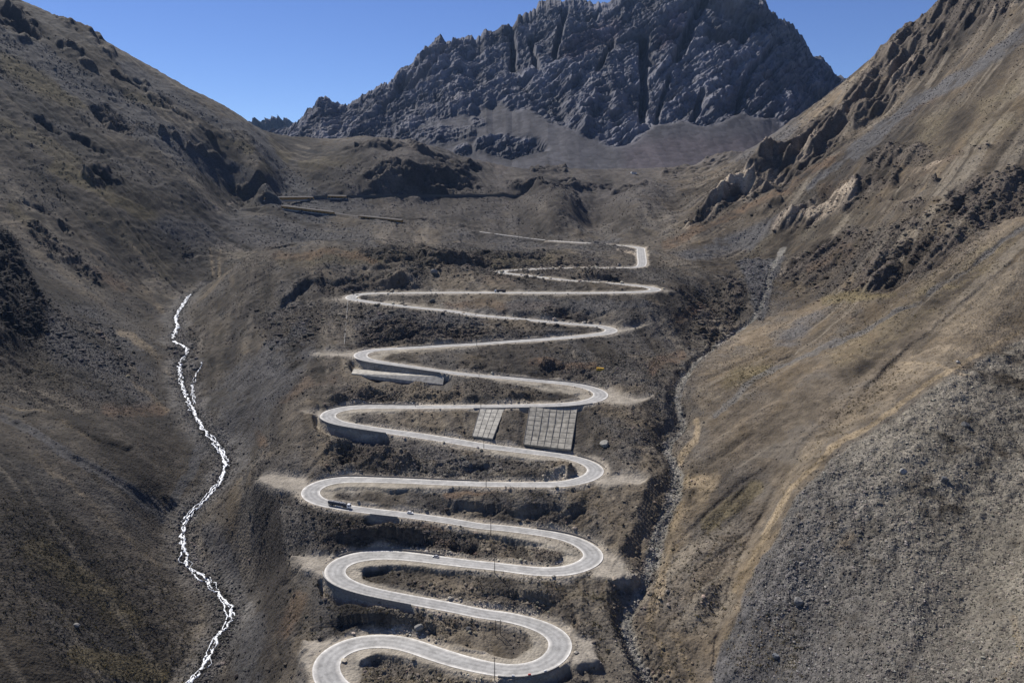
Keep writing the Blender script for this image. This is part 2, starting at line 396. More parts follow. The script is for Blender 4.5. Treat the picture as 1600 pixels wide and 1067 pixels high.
many(M('olive'),'''
p .9 8 0,70 60,105 150,155 180,178 100,165 50,140 0,110
s .8 26 90,255 160,300 240,345
s .6 26 0,190 60,215 120,250
s .7 16 225,205 300,232 350,255
s .6 12 330,215 400,235
s .6 20 200,150 260,165
s .6 30 410,225 450,245 420,262
s .5 26 480,265 560,250
s .6 20 20,330 60,370
s .5 40 150,330 260,420
s .5 26 440,405 560,400 700,404
s .5 30 760,400 880,402
s .3 70 1560,60 1560,160
p .4 8 1420,190 1600,100 1600,215 1440,240
s .3 60 1180,400 1350,310
p .7 6 1120,600 1150,575 1220,560 1200,590 1140,612
s .7 20 1290,470 1340,455 1390,455
p .8 6 1130,990 1200,960 1250,960 1260,1010 1240,1050 1150,1060
s .5 60 60,860 200,960
s .6 40 120,1020 250,1040
s .4 40 60,580 180,600
s .5 30 1110,830 1180,760
s .5 40 1560,980 1600,930
s .5 20 1480,430 1560,380
p .5 10 1280,560 1440,440 1560,350 1600,330 1600,390 1480,480 1340,600
s .4 24 530,1060 760,1080
s .4 20 840,960 980,880
s .5 14 850,920 960,930
''')
many(M('rust'),'''
s .6 14 1040,385 1090,362 1180,320 1300,262
s .4 12 1300,262 1400,200 1500,130
s .4 26 1290,300 1400,280 1500,230
s .6 12 640,232 720,246 790,262
s .6 14 430,400 520,396 580,400
s .6 12 340,260 410,290
s .5 20 150,420 190,450
s .5 20 440,620 480,600
s .5 26 480,600 520,590
s .6 12 700,775 800,770
s .6 8 560,870 600,862
s .6 10 680,840 740,858
s .6 12 830,570 930,580
s .5 14 700,480 860,482
s .6 24 1090,480 1060,500
s .5 20 1020,580 1060,560
s .4 20 800,440 760,446
s .5 20 700,820 640,820
s .5 30 440,980 470,930
s .5 14 390,640 420,700
s .5 14 335,830 352,880
s .5 30 170,640 250,640
s .4 30 900,970 860,925
s .5 20 1270,420 1330,390
s .4 50 300,350 420,380
s .4 30 1560,620 1500,700
s .4 20 1270,930 1330,900
''')
many(M('stony'),'''
p .95 8 1640,490 1600,516 1500,582 1400,648 1300,720 1235,792 1195,868 1160,962 1250,1000 1400,900 1660,760
p .6 30 1250,1000 1400,900 1660,760 1660,1100 1200,1100
p .7 10 60,470 150,500 250,620 200,650 100,640 0,620 0,540
p .7 6 500,690 880,715 900,745 500,740
p .7 6 520,810 900,860 900,880 560,860
p .8 6 600,480 780,500 880,520 560,545
p .8 6 650,400 920,405 1000,430 760,440 640,430
p .8 6 560,388 860,398 700,412 600,410
p .7 6 560,600 850,600 850,630 560,630
p .6 6 560,660 740,680 740,698 600,680
p .6 6 620,905 820,935 860,950 700,990 580,980
p .5 6 580,1040 760,1060 760,1090 580,1090
p .7 6 860,560 1040,560 1040,620 900,600
p .8 5 1060,450 1160,450 1150,520 1080,560
p .9 4 1148,412 1232,396 1212,440 1196,490 1182,492 1166,440
p .5 8 920,640 1040,640 1040,730 960,730
s .6 40 290,540 300,640 345,710 300,800 300,890 360,970 320,1060
s .5 30 390,740 430,700
s .6 30 1010,900 1040,800 1060,700
p .6 10 1200,440 1400,340 1560,280 1500,420 1300,470
p .6 10 500,470 640,480 640,500 500,500
p .6 10 400,480 520,480 500,540 420,600
p .6 10 395,770 520,790 560,860 400,850
''')
many(M('streak'),'''
p 1 20 -60,-60 1660,-60 1660,1140 -60,1140
''')
MAPS['streak']*=.5
many(MAPS['streak'],'''
p 1.1 20 0,280 150,300 300,420 290,500 200,520 60,430
p 1 10 1050,740 1180,660 1240,720 1180,860 1100,940 1040,960 1050,850
p .9 10 400,760 540,800 520,860 400,980
p .9 10 760,770 930,770 940,800 800,805
p .8 10 300,480 480,460 480,620 360,620
p .9 6 1350,600 1480,490 1600,400 1600,490 1400,630 1250,730
''')
many(M('cut'),'''
s 1 7 362,532 392,510 430,490 462,462 488,436 500,431
s .6 5 290,395 340,398 380,402
s .5 6 305,395 330,440
s .8 6 1588,400 1480,492 1430,535 1350,606
s .45 8 1350,606 1250,704 1200,790 1160,870 1130,960 1115,1060
s .7 4 1600,346 1500,424 1440,468 1300,540
s .7 8 -20,640 120,718 250,790
s .5 10 60,520 160,600 230,680
s .5 5 420,790 380,850
s .5 5 470,885 440,905 400,950
s .5 4 500,810 480,840
s .4 4 520,700 480,740
s .8 6 1290,240 1250,272 1200,296
s .6 6 1262,350 1160,386
''')
many(M('rise'),'''
s .6 12 1072,355 1130,300 1200,265
s .5 14 1230,340 1340,296
p 2.6 12 -80,330 20,385 58,450 66,500 40,555 -80,590
s .8 10 440,470 470,440 500,428
s .5 20 660,395 740,400
s .4 10 0,635 100,655 200,700
s .6 12 250,770 290,800
''')
many(M('layby'),'''
p 1 2 925,757 962,738 985,742 1016,752 1004,762 950,765
p 1 2 950,853 972,868 998,900 980,908 930,905
p 1 2 945,604 975,612 1020,620 990,630 940,632
p 1 2 962,512 1014,511 1002,517 960,524
p 1 2 1034,449 1060,452 1044,457
p 1 2 394,741 420,735 480,744 478,772 440,770 400,760
p 1 2 440,862 520,858 512,880 505,896 466,884
p 1 2 482,550 550,547 556,562 500,558
p 1 2 470,645 502,639 500,656
p 1 2 494,462 542,459 544,469
p 1 2 470,1000 520,985 496,1016 488,1050 470,1040
p 1 2 895,985 925,1000 940,1040 890,1048
''')
many(M('shoulder'),'''
s 1 16 552,905 575,883 640,878 760,893
s 1 14 545,1067 560,1035 600,1020 680,1038 770,1066
s 1 16 870,1025 850,1035 800,1032 700,1018
s 1 16 780,962 830,980 850,1000 840,1020
s 1 14 760,832 850,848 885,868 870,885
s 1 14 508,775 525,756 600,760 700,764
s 1 12 760,715 850,724 880,735
s 1 10 528,655 545,645 620,643
s 1 10 780,600 880,606 915,618
s 1 8 582,560 600,551 700,545
''')
many(M('retain'),'''
s 1 16 506,908 514,920 530,929 580,941 648,956
s 1 16 494,660 500,672 540,683 600,690
s 1 16 552,572 600,583 700,598
s 1 14 780,1066 830,1070 884,1056
s 1 12 575,814 620,821
s .5 8 738,640 790,638
s .6 8 815,638 905,636
''')
many(M('panel'),'''
p 1 2 732,638 792,638 780,692 730,690
p 1 2 814,638 918,634 905,712 808,704
p 1 2 545,574 700,592 700,606 545,590
''')

many(MAPS['rock'],"""
p 1 6 1060,366 1088,330 1125,288 1170,262 1215,240 1270,205 1300,175 1330,128 1350,140 1400,120 1460,80 1500,50 1480,90 1420,140 1370,185 1320,215 1290,240 1240,282 1190,300 1140,325 1100,350
p .8 5 1200,362 1240,330 1290,300 1360,280 1400,262 1420,275 1370,300 1330,325 1270,350 1220,368
p .7 5 1330,270 1380,235 1440,225 1470,236 1420,252 1370,275
s .6 14 1260,440 1330,395 1420,350 1480,330
""")
many(MAPS['pale'],"""
p .55 5 1060,366 1088,330 1125,288 1170,262 1215,245 1280,215 1270,250 1190,300 1140,325 1100,350
s .4 20 1300,210 1380,150 1440,100
p .6 4 1200,362 1240,330 1290,300 1360,280 1370,300 1330,325 1270,350 1220,368
s .5 3 928,360 930,345 936,325 933,308 929,292
s .4 14 1380,110 1480,40
""")
many(MAPS['layby'],"""
p 1 3 392,742 420,734 470,744 478,756 470,776 430,772 405,766
p 1 3 930,757 965,736 990,742 1018,753 1004,764 955,767
p 1 3 950,850 975,866 1000,903 985,911 925,907
p 1 3 436,862 520,856 512,882 504,900 465,888
p 1 3 945,602 980,611 1024,620 990,632 938,634
""")
M('shade_black'); many(MAPS['shade_black'],"""
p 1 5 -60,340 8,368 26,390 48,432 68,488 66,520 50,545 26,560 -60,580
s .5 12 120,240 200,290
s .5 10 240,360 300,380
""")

M('apron')
for pl_ in """535,1067 532,1048 547,1022 580,1009 620,1011 690,1030 760,1052 800,1058 800,1064 690,1050 640,1038 590,1030 567,1040 562,1067
760,962 810,972 845,988 861,1005 848,1026 805,1038 740,1028 700,1018 740,1022 800,1028 832,1010 828,992 800,978 760,970
536,898 545,886 575,876 660,875 760,888 840,896 760,896 690,893 610,889 572,889 563,899 580,908 680,930 760,955 750,955 620,922 550,908
720,826 850,846 895,860 913,875 902,890 850,890 884,880 874,864 820,852 740,838
498,772 508,760 540,752 640,754 780,758 700,765 600,768 530,768 516,776 530,787 506,782
740,702 800,706 880,714 914,735 902,747 880,750 904,738 882,725 850,724 780,714
522,654 532,641 570,636 680,636 620,645 560,648 541,655 570,664 535,662
720,582 860,602 905,610 925,621 905,628 908,620 870,612 780,598
574,560 584,552 610,546 760,536 760,541 700,549 612,556 596,561
600,468 700,482 820,496 700,488 600,474""".split('\n'): poly(MAPS['apron'],pl_,1,2,.35)

many(MAPS['pale'],"""
s .42 26 585,285 640,282 700,288 735,296
s .4 10 600,300 740,302
s .35 8 310,395 345,400 375,404
""")

Z=ZB.astype(f4)
# ------------------------------------------------------------------ nearest-line fields on the plan grid
def near(P,R,hfun=None):
    """distance, height and half width of the nearest sample of a line within R metres"""
    D=np.full((NC,NR),1e4,f4); H=np.zeros((NC,NR),f4); Wd=np.zeros((NC,NR),f4); K=np.zeros((NC,NR),f4)
    for k,p in enumerate(P):
        x,y=p[0],p[1]
        j0=int(max(0,(math.log(max(y-R,186))-L0)/(L1-L0)*(NR-1))); j1=int(min(NR,(math.log(y+R)-L0)/(L1-L0)*(NR-1)+2))
        aa=x/y; da=R/(y-R)*1.15
        i0=int(max(0,(aa-da-A0)/(A1-A0)*(NC-1))); i1=int(min(NC,(aa+da-A0)/(A1-A0)*(NC-1)+2))
        if i1<=i0 or j1<=j0: continue
        d=np.hypot(XX[i0:i1,j0:j1]-f4(x),YY[i0:i1,j0:j1]-f4(y)); s=D[i0:i1,j0:j1]; m=d<s
        s[m]=d[m]; H[i0:i1,j0:j1][m]=p[2]; Wd[i0:i1,j0:j1][m]=p[3] if len(p)>3 else 0; K[i0:i1,j0:j1][m]=k
    return D,H,Wd,K
DR,HR,WR,KR=near(RP,62); DF,HF,WF,_=near(FARP,26); DA,HA,WA,_=near(RAIL,22)
DL,HL,_,_=near(SL,45); DC,HC,_,_=near(SR,50)
print('near',time.time()-T0)
UV={k:sample(m,U,V) for k,m in MAPS.items()}
far=sstep(900,1500,YY)
roadfree=(1-UV['panel'])*(1-.9*UV['apron'])*sstep(0,6,DR-WR*.5-2)*np.where(DF<20,sstep(3,14,DF),1)*np.where(DA<20,sstep(3,12,DA),1)
# regions: left flank, right flank, middle hill
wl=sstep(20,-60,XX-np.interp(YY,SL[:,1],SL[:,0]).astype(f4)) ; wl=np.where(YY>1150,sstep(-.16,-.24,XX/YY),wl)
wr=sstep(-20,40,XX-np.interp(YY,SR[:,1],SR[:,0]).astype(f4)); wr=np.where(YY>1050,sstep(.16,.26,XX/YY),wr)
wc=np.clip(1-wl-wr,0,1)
def streak(ax,ay,lx,ly,seed,octs=4,ridge=False):   # noise drawn out along the fall line (ax,ay)
    al=XX*ax+YY*ay; ac=-XX*ay+YY*ax
    wig=fbm(XX,YY,120,3,.5,seed+9)*5
    out=0; amp=1
    for k in range(octs):
        n_=vn(al/(ly/1.7**k),(ac+wig)/(lx/2**k),seed+k)
        if ridge: n_=1-np.abs(n_)*2.6
        out=out+n_*amp*np.clip((lx/2**k/CELL-1.5)/1.5,0,1); amp*=.55
    return out
stl=streak(.82,-.57,42,420,11); strr=streak(-.80,-.60,42,420,21); stc=streak(.3,-.95,26,160,31)*sstep(1500,1150,YY)+streak(.06,-1,46,600,35)*sstep(1150,1500,YY)
near_sc=sstep(100,260,XX)*sstep(760,560,YY)
stl2=streak(.82,-.57,13,170,12,3); str2=streak(-.80,-.60,13,170,22,3); stc2=streak(.3,-.95,9,60,32,3)
st2=(wl*stl2+wr*str2+wc*stc2).astype(f4)
stk=(wl*stl+wr*strr+wc*stc).astype(f4)
big=fbm(XX,YY,240,3,.5,1,CELL)
midn=fbm(XX,YY,56,4,.55,2,CELL)
fine=fbm(XX,YY,9,4,.62,4,CELL)
rk=UV['rock']
def dom(ax,ay,k): return (XX*ax+YY*ay)/k,-XX*ay+YY*ax
rx=np.where(wl>.5,dom(.82,-.57,2.0)[0],np.where(wr>.5,dom(-.8,-.6,2.2)[0],XX*.9+YY*.3)); ry=np.where(wl>.5,dom(.82,-.57,2.)[1],np.where(wr>.5,dom(-.8,-.6,2.2)[1],YY*1.1-XX*.3+ZB.astype(f4)*.6))
rd1=.55*fbm(rx,ry,66,4,.58,6,CELL,ridge=True)+1.35*fac(rx,ry,48,5,.56,26,CELL)
rd2=.35*fbm(rx,ry,22,3,.6,16,CELL,ridge=True)+1.3*fac(rx,ry,19,4,.62,36,CELL)
dz=roadfree*(big*3.0*(1+far)+midn*(1.3+1.4*far)*(.6+.4*wc)+stk*(1.7+2.6*far)*UV['streak']+st2*(.35+.9*far)*UV['streak'])+fine*.62*roadfree*(.45+1.3*UV['stony'])*(1+1.6*far)+fbm(XX,YY,30,4,.6,15,CELL,ridge=True)*(.5+.5*far)*roadfree*(.7*wl+wr)*(1-.6*near_sc)+fbm(XX,YY,24,3,.6,14,CELL,ridge=True)*.8*roadfree*wc*(1-far)
dz+=roadfree*rk*((rd1*5.6*(1+1.1*far)+rd2*2.8*(1+.8*far))*(1+.35*wr)+2.2*(1+far))
dz+=-UV['cut']*roadfree*2.6*(1+.8*far)
gn=lambda ax,ay,sd,lx,ly: np.maximum(0,1-np.abs(streak(ax,ay,lx,ly,sd,2))*4.5)
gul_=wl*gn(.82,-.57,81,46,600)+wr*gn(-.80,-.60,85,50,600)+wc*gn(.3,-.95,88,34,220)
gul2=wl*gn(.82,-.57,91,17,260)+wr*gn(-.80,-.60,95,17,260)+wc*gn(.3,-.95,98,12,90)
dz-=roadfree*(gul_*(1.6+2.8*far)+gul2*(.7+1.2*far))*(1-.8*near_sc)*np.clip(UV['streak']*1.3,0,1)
dz-=UV['retain']*6.5
dz+=UV['rise']*roadfree*7.0*(1+far)
Z=Z+dz.astype(f4)
# streams
bedL=3.4+1.5*vn(XX/9,YY/9,3)
lim=HL+.15+np.maximum(DL-bedL-1.,0)*.42+np.maximum(DL-15,0)*.3; tb=sstep(44,14,DL); Z=Z*(1-tb)+np.minimum(Z,lim+fine*.3)*tb
tb=sstep(40,8,DL); Z=Z*(1-tb)+np.maximum(Z,HL-.4)*tb
dcw=2.2+1.3*vn(XX/14,YY/14,5); nn=fbm(XX,YY,12,3,.5,8)
lim=HC-2.0*sstep(1100,800,YY)+np.maximum(DC-dcw,0)*.95+nn*.8; 
cmask=sstep(1150,950,YY)
tb=sstep(48,14,DC)*cmask; Z=Z*(1-tb)+np.minimum(Z,np.maximum(lim,Z-6-2*nn))*tb; tb=sstep(16,4,DC)*cmask; Z=Z*(1-tb)+np.maximum(Z,HC-3.6)*tb
# benches for the roads
def bench(Z,D,H,Wd,R,cut,fill,sh):
    h=Wd*.5+sh; e=np.maximum(D-h,0); wv=1+.25*midn+.38*rd2
    hi=H+e*cut*wv-.1; lo=H-e*(fill+3.5*UV['retain'])-.1
    Zn=np.clip(Z,lo,hi); t=sstep(R,R*.55,D)
    return np.where(D<R,Z*(1-t)+Zn*t,Z)
Z=bench(Z,DR,HR,WR,34,.95,.72,1.6+4.0*UV['shoulder']+7*UV['apron']-1.0*UV['retain'])
Z=bench(Z,DF,HF,WF,26,.9,.8,2.); Z=bench(Z,DA,HA,WA,22,1.1,.8,2.)
# gravel lay-bys outside the hairpins are level with the road
lb=UV['layby']*sstep(60,48,DR); lb=lb*sstep(10,4,np.abs(HR-Z)); Z=Z*(1-lb)+(HR-.25+fine*.06)*lb
Z=Z+(DR>=WR*.5+2.5)*(sstep(0,3,DR-WR*.5-2.5))*fine*.12*(1-lb)
Z=Z.astype(f4)
print('heights',time.time()-T0)
def hz(x,y):
    """ground height at a plan position"""
    i=(x/y-A0)/(A1-A0)*(NC-1); j=(math.log(y)-L0)/(L1-L0)*(NR-1); i0=int(min(max(i,0),NC-2)); j0=int(min(max(j,0),NR-2)); fx=i-i0; fy=j-j0
    return float((Z[i0,j0]*(1-fx)+Z[i0+1,j0]*fx)*(1-fy)+(Z[i0,j0+1]*(1-fx)+Z[i0+1,j0+1]*fx)*fy)
yrow=np.exp(gl)
def hit(u,v,ymin=0,ymax=1e9):
    """first ground point met by the sight line through (u,v)"""
    a,r=rat(u,v); i=int(round((float(a)-A0)/(A1-A0)*(NC-1))); q=(Z[i]/yrow>=r)&(yrow>=ymin)&(yrow<=ymax)
    j=int(np.argmax(q)) if q.any() else NR-2
    y=yrow[j]; return (float(a)*y,float(y),hz(float(a)*y,float(y)))
# ------------------------------------------------------------------ ground colours (surface colours plus a painted cliff shadow)
def c3(*c): return np.array(c,f4)
BASE=c3(.099,.088,.075)
g=np.empty((NC,NR,4),f4)
n_big=fbm(XX,YY,170,4,.55,41); n_mid=fbm(XX+ZB.astype(f4),YY,38,4,.6,43); n_f=fbm(XX,YY,7,3,.6,44,CELL)
col=BASE*(1+.14*n_big+.24*n_mid+.20*stk+.16*st2+.14*n_f)[...,None]
def mixc(col,c,m): m=np.clip(m,0,1)[...,None]; return col*(1-m)+c*m
col=mixc(col,c3(.080,.079,.079)*(1+.12*n_mid+.12*stk)[...,None],.55*sstep(.05,.6,n_mid*.6+.5*stk-.15*n_big))
col=mixc(col,c3(.19,.155,.108)*(1+.1*n_mid)[...,None],.40*sstep(.2,.9,-n_mid*.5+.6*stk+.3*n_big))
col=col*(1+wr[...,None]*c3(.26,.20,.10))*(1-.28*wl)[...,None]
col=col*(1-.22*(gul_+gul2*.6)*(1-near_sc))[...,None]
lgt=streak(.82,-.57,15,420,101,3)*wl+streak(-.8,-.6,15,420,105,3)*wr+streak(.06,-1,18,420,108,3)*wc*sstep(1150,1450,YY)+streak(.3,-.95,10,90,109,3)*wc*sstep(1150,900,YY)
drk=streak(.82,-.57,21,520,111,3)*wl+streak(-.8,-.6,21,520,115,3)*wr+streak(.06,-1,20,420,118,3)*wc*sstep(1150,1450,YY)+streak(.3,-.95,12,110,119,3)*wc*sstep(1150,900,YY)
lg2=streak(.82,-.57,60,700,131,2)*wl+streak(-.8,-.6,60,700,135,2)*wr
col=col*(1+.26*np.clip(lg2*1.6,-1,1)*(1-near_sc))[...,None]
zn=sstep(-.3,.4,n_big+.5*n_mid)*np.clip(.35+UV['streak'],0,1.2)
col=mixc(col,c3(.172,.153,.125)*(1+.2*wr[...,None]),.75*zn*sstep(.18,.55,lgt)*(1-near_sc))
col=mixc(col,c3(.048,.044,.042),.7*sstep(.15,-.5,n_big)*sstep(.2,.55,drk)*(1-near_sc)*np.clip(.4+UV['streak'],0,1.2))
def ed(k,lo=.15,hi=.75,am=.35): return sstep(lo,hi,UV[k]*(1+am*n_mid+am*.7*stk+.25*n_f))*np.minimum(UV[k]*1.15,1)
col=mixc(col,c3(.108,.090,.050)*(1+.35*wr[...,None])*(1+.14*n_mid)[...,None],.95*ed('olive'))
col=mixc(col,c3(.150,.098,.062)*(1+.14*n_mid)[...,None],.85*ed('rust'))
col=mixc(col,(c3(.080,.080,.084)*(1+.3*wr[...,None])*(1-near_sc)[...,None]+c3(.175,.163,.140)*near_sc[...,None])*(1+.10*n_mid+.12*stk+.14*near_sc*np.clip(streak(-.75,-.66,9,120,141,3),-1,1))[...,None],.95*ed('gravel'))
col=mixc(col,c3(.225,.182,.125)*(1+.25*n_mid+.25*n_f)[...,None],.8*ed('tan',.1,.9,.5))
rkc=c3(.080,.069,.060)*(1+.3*rd2*.5+.3*rd1*.5+.15*n_mid)[...,None]
rm=ed('rock',.2,.6,.4)
wr_=wr[...,None]
col=mixc(col,rkc*(1+.25*wr_),.8*rm)
col=mixc(col,c3(.36,.31,.25)*(1+.2*rd2*.5)[...,None],.85*ed('pale',.2,.8,.5)*sstep(-.6,.3,rd2+.4*n_mid+.3))
col=mixc(col,c3(.030,.027,.026),.85*ed('shade_black'))  # near-black paints the left cliff's own shadow into the ground colour
bm=sstep(25,6,DL+6*n_mid); col=mixc(col,c3(.125,.122,.12)*(1+.25*n_f)[...,None],.75*bm)
bm2=sstep(5.2,2.0,DC+2*n_mid); col=mixc(col,c3(.20,.195,.18)*(1+.2*n_f)[...,None],.85*bm2)
col=col*(1-.4*sstep(5.5,3.2,DL))[...,None]
# roadside gravel
vg=vn(XX/11,YY/11,6)
sh=sstep(5.5,2.0,DR-WR*.5+1.6*vg-7.0*UV['shoulder']); col=mixc(col,c3(.30,.268,.22)*(1+.12*n_f)[...,None],.8*sh)
col=mixc(col,c3(.29,.262,.215)*(1+.14*n_f+.12*vg)[...,None],.85*UV['apron'])
col=mixc(col,c3(.30,.27,.225)*(1+.08*n_f)[...,None],.85*lb)
shf=sstep(5,1,np.minimum(DF-WF*.5,DA-WA*.5)); col=mixc(col,c3(.15,.14,.13),.6*shf)
# far hills carry a cooler grey brown
fm=sstep(1250,1900,YY)*wc; col=mixc(col,c3(.070,.064,.062)*(1+.22*n_mid+.3*stk)[...,None],.75*fm)
fv=(1-np.clip(UV['apron']+lb+sh*.6,0,1)*.8)[...,None]; col=col*(1-fv*(1-c3(.85,.82,.77)*(1+.04*near_sc-.06*wl)[...,None]))
lum=col.mean(-1,keepdims=True); col=np.where(fv>.5,np.maximum(col,0)*(np.maximum(lum,.01)/.085)**.22,col)
g[...,:3]=np.clip(col,.015,.6); g[...,3]=np.clip(.35+.65*UV['stony']+.2*UV['gravel']+.3*bm-.5*sh-.6*lb-.15*UV['tan']-.45*near_sc,0,1)
GC=g

# ------------------------------------------------------------------ mesh helpers
def tag(o,label=None,cat=None,group=None,kind=None):
    if label: o['label']=label
    if cat: o['category']=cat
    if group: o['group']=group
    if kind: o['kind']=kind
    elif cat: o['kind']='thing'
    return o
def quads_mesh(name,co,quads,mat,col=None,smooth_=True,extra=None):
    me=bpy.data.meshes.new(name); me.vertices.add(len(co)); me.vertices.foreach_set('co',np.ascontiguousarray(co,f4).ravel())
    k=quads.shape[1]; nq=len(quads)
    me.loops.add(nq*k); me.loops.foreach_set('vertex_index',np.ascontiguousarray(quads,np.int32).ravel())
    me.polygons.add(nq); me.polygons.foreach_set('loop_start',np.arange(0,nq*k,k,dtype=np.int32))
    me.polygons.foreach_set('use_smooth',np.full(nq,smooth_,bool)); me.update()
    if col is not None:
        at=me.color_attributes.new('Col','FLOAT_COLOR','POINT'); c=np.ones((len(co),4),f4); c[:,:3]=col[:,:3]
        if col.shape[1]>3: c[:,3]=col[:,3]
        at.data.foreach_set('color',c.ravel())
    me.materials.append(mat); o=bpy.data.objects.new(name,me); COL.objects.link(o); return o
def lin_ground(name,scale=1.,fa=.42,bump=1.1,rough=.95,specks=.5):
    m=bpy.data.materials.new(name); m.use_nodes=True; nt=m.node_tree; N=nt.nodes; Lk=nt.links; b=N['Principled BSDF']
    b.inputs['Roughness'].default_value=rough; b.inputs['Specular IOR Level'].default_value=.15
    at=N.new('ShaderNodeAttribute'); at.attribute_name='Col'
    tc=N.new('ShaderNodeTexCoord')
    n1=N.new('ShaderNodeTexNoise'); n1.inputs['Scale'].default_value=.16*scale; n1.inputs['Detail'].default_value=9; n1.inputs['Roughness'].default_value=.74
    n2=N.new('ShaderNodeTexVoronoi'); n2.inputs['Scale'].default_value=.55*scale
    Lk.new(tc.outputs['Object'],n1.inputs['Vector']); Lk.new(tc.outputs['Object'],n2.inputs['Vector'])
    mr=N.new('ShaderNodeMapRange'); mr.inputs['From Min'].default_value=.28; mr.inputs['From Max'].default_value=.72; mr.inputs['To Min'].default_value=1-fa; mr.inputs['To Max'].default_value=1+fa
    Lk.new(n1.outputs['Fac'],mr.inputs['Value'])
    # pale stones: voronoi cells picked by their random colour, stronger where alpha (stoniness) is high
    sp=N.new('ShaderNodeSeparateColor'); Lk.new(n2.outputs['Color'],sp.inputs['Color'])
    m1=N.new('ShaderNodeMapRange'); m1.inputs['From Min'].default_value=.0; m1.inputs['From Max'].default_value=1.; m1.inputs['To Min'].default_value=-.75; m1.inputs['To Max'].default_value=.85; Lk.new(sp.outputs['Red'],m1.inputs['Value'])
    m2=N.new('ShaderNodeMath'); m2.operation='MULTIPLY'; Lk.new(m1.outputs['Result'],m2.inputs[0]); Lk.new(at.outputs['Alpha'],m2.inputs[1])
    m3=N.new('ShaderNodeMath'); m3.operation='MULTIPLY_ADD'; Lk.new(m2.outputs[0],m3.inputs[0]); m3.inputs[1].default_value=specks; Lk.new(mr.outputs['Result'],m3.inputs[2])
    mx=N.new('ShaderNodeVectorMath'); mx.operation='SCALE'; Lk.new(at.outputs['Color'],mx.inputs[0]); Lk.new(m3.outputs[0],mx.inputs['Scale'])
    Lk.new(mx.outputs[0],b.inputs['Base Color'])
    bp=N.new('ShaderNodeBump'); bp.inputs['Strength'].default_value=1; bp.inputs['Distance'].default_value=bump/scale
    ad=N.new('ShaderNodeMath'); ad.operation='MULTIPLY_ADD'; Lk.new(n2.outputs['Distance'],ad.inputs[0]); ad.inputs[1].default_value=-.45; Lk.new(n1.outputs['Fac'],ad.inputs[2])
    Lk.new(ad.outputs[0],bp.inputs['Height']); Lk.new(bp.outputs['Normal'],b.inputs['Normal'])
    return m
M_ground=lin_ground('ground_earth_and_stones')
M_mount=lin_ground('mountain_rock',scale=.09,fa=.3,bump=.2,specks=.25)
def flat(name,c,rough=.8,metal=0,nz=.15,nscale=1.5):
    m=bpy.data.materials.new(name); m.use_nodes=True; nt=m.node_tree; b=nt.nodes['Principled BSDF']
    b.inputs['Roughness'].default_value=rough; b.inputs['Metallic'].default_value=metal
    tc=nt.nodes.new('ShaderNodeTexCoord'); n1=nt.nodes.new('ShaderNodeTexNoise'); n1.inputs['Scale'].default_value=nscale; n1.inputs['Detail'].default_value=5
    nt.links.new(tc.outputs['Object'],n1.inputs['Vector'])
    mr=nt.nodes.new('ShaderNodeMapRange'); mr.inputs['From Min'].default_value=.3; mr.inputs['From Max'].default_value=.7; mr.inputs['To Min'].default_value=1-nz; mr.inputs['To Max'].default_value=1+nz
    nt.links.new(n1.outputs['Fac'],mr.inputs['Value'])
    mx=nt.nodes.new('ShaderNodeVectorMath'); mx.operation='SCALE'; mx.inputs[0].default_value=c; nt.links.new(mr.outputs[0],mx.inputs['Scale']); nt.links.new(mx.outputs[0],b.inputs['Base Color'])
    return m
# ground, hillsides
idx=np.arange(NC*NR).reshape(NC,NR)
co=np.stack([XX.ravel(),YY.ravel(),Z.ravel()],1)
q=np.stack([idx[:-1,:-1],idx[1:,:-1],idx[1:,1:],idx[:-1,1:]],-1).reshape(-1,4)
wlq=wl[:-1,:-1].ravel()>.5; wrq=wr[:-1,:-1].ravel()>.5; yq=YY[:-1,:-1].ravel()
colv=GC.reshape(-1,4)
def piece(name,mask,label):
    qq=q[mask]; used=np.zeros(len(co),bool); used[qq.ravel()]=True; mp=np.cumsum(used)-1
    o=quads_mesh(name,co[used],mp[qq],M_ground,colv[used]); tag(o,label,None,None,'structure'); return o
farq=(yq>1050)&~wlq&~wrq
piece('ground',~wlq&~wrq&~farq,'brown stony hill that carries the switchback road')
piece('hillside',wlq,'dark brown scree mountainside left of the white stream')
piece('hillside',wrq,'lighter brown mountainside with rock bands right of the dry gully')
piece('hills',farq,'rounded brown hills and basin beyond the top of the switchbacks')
print('ground',time.time()-T0)
# ------------------------------------------------------------------ road ribbon
def ribbon(P,cols,fr,z,name,mat,skirt=.5):
    P=np.asarray(P); t=np.gradient(P[:,:2],axis=0); t/=np.linalg.norm(t,axis=1)[:,None]+1e-9; nrm=np.stack([t[:,1],-t[:,0]],1)
    m=len(fr); n_=len(P); w=P[:,3]
    co_=np.zeros((n_,m,3)); 
    for k,f in enumerate(fr):
        co_[:,k,:2]=P[:,:2]+nrm*(w*f)[:,None]; co_[:,k,2]=P[:,2]+z-(skirt if k in (0,m-1) else 0)
    co_=co_.reshape(-1,3); ii=np.arange(n_*m).reshape(n_,m)
    qq=np.stack([ii[:-1,:-1],ii[:-1,1:],ii[1:,1:],ii[1:,:-1]],-1).reshape(-1,4)
    cc=np.tile(np.array(cols)[None],(n_,1,1)).reshape(-1,3)
    return quads_mesh(name,co_,qq,mat,cc,True)
M_road=lin_ground('worn_concrete_road',scale=.9,fa=.34,bump=.04,rough=.85,specks=.12)
g1,g2,wh,dk=(.43,.42,.40),(.36,.355,.345),(.72,.70,.66),(.30,.27,.23)
fr=[-.5,-.5,-.49,-.455,-.44,-.30,-.12,0,.12,.30,.44,.455,.49,.5,.5]
cols=[dk,g1,wh,wh,g1,g2,g1,g2,g1,g2,g1,wh,wh,g1,dk]
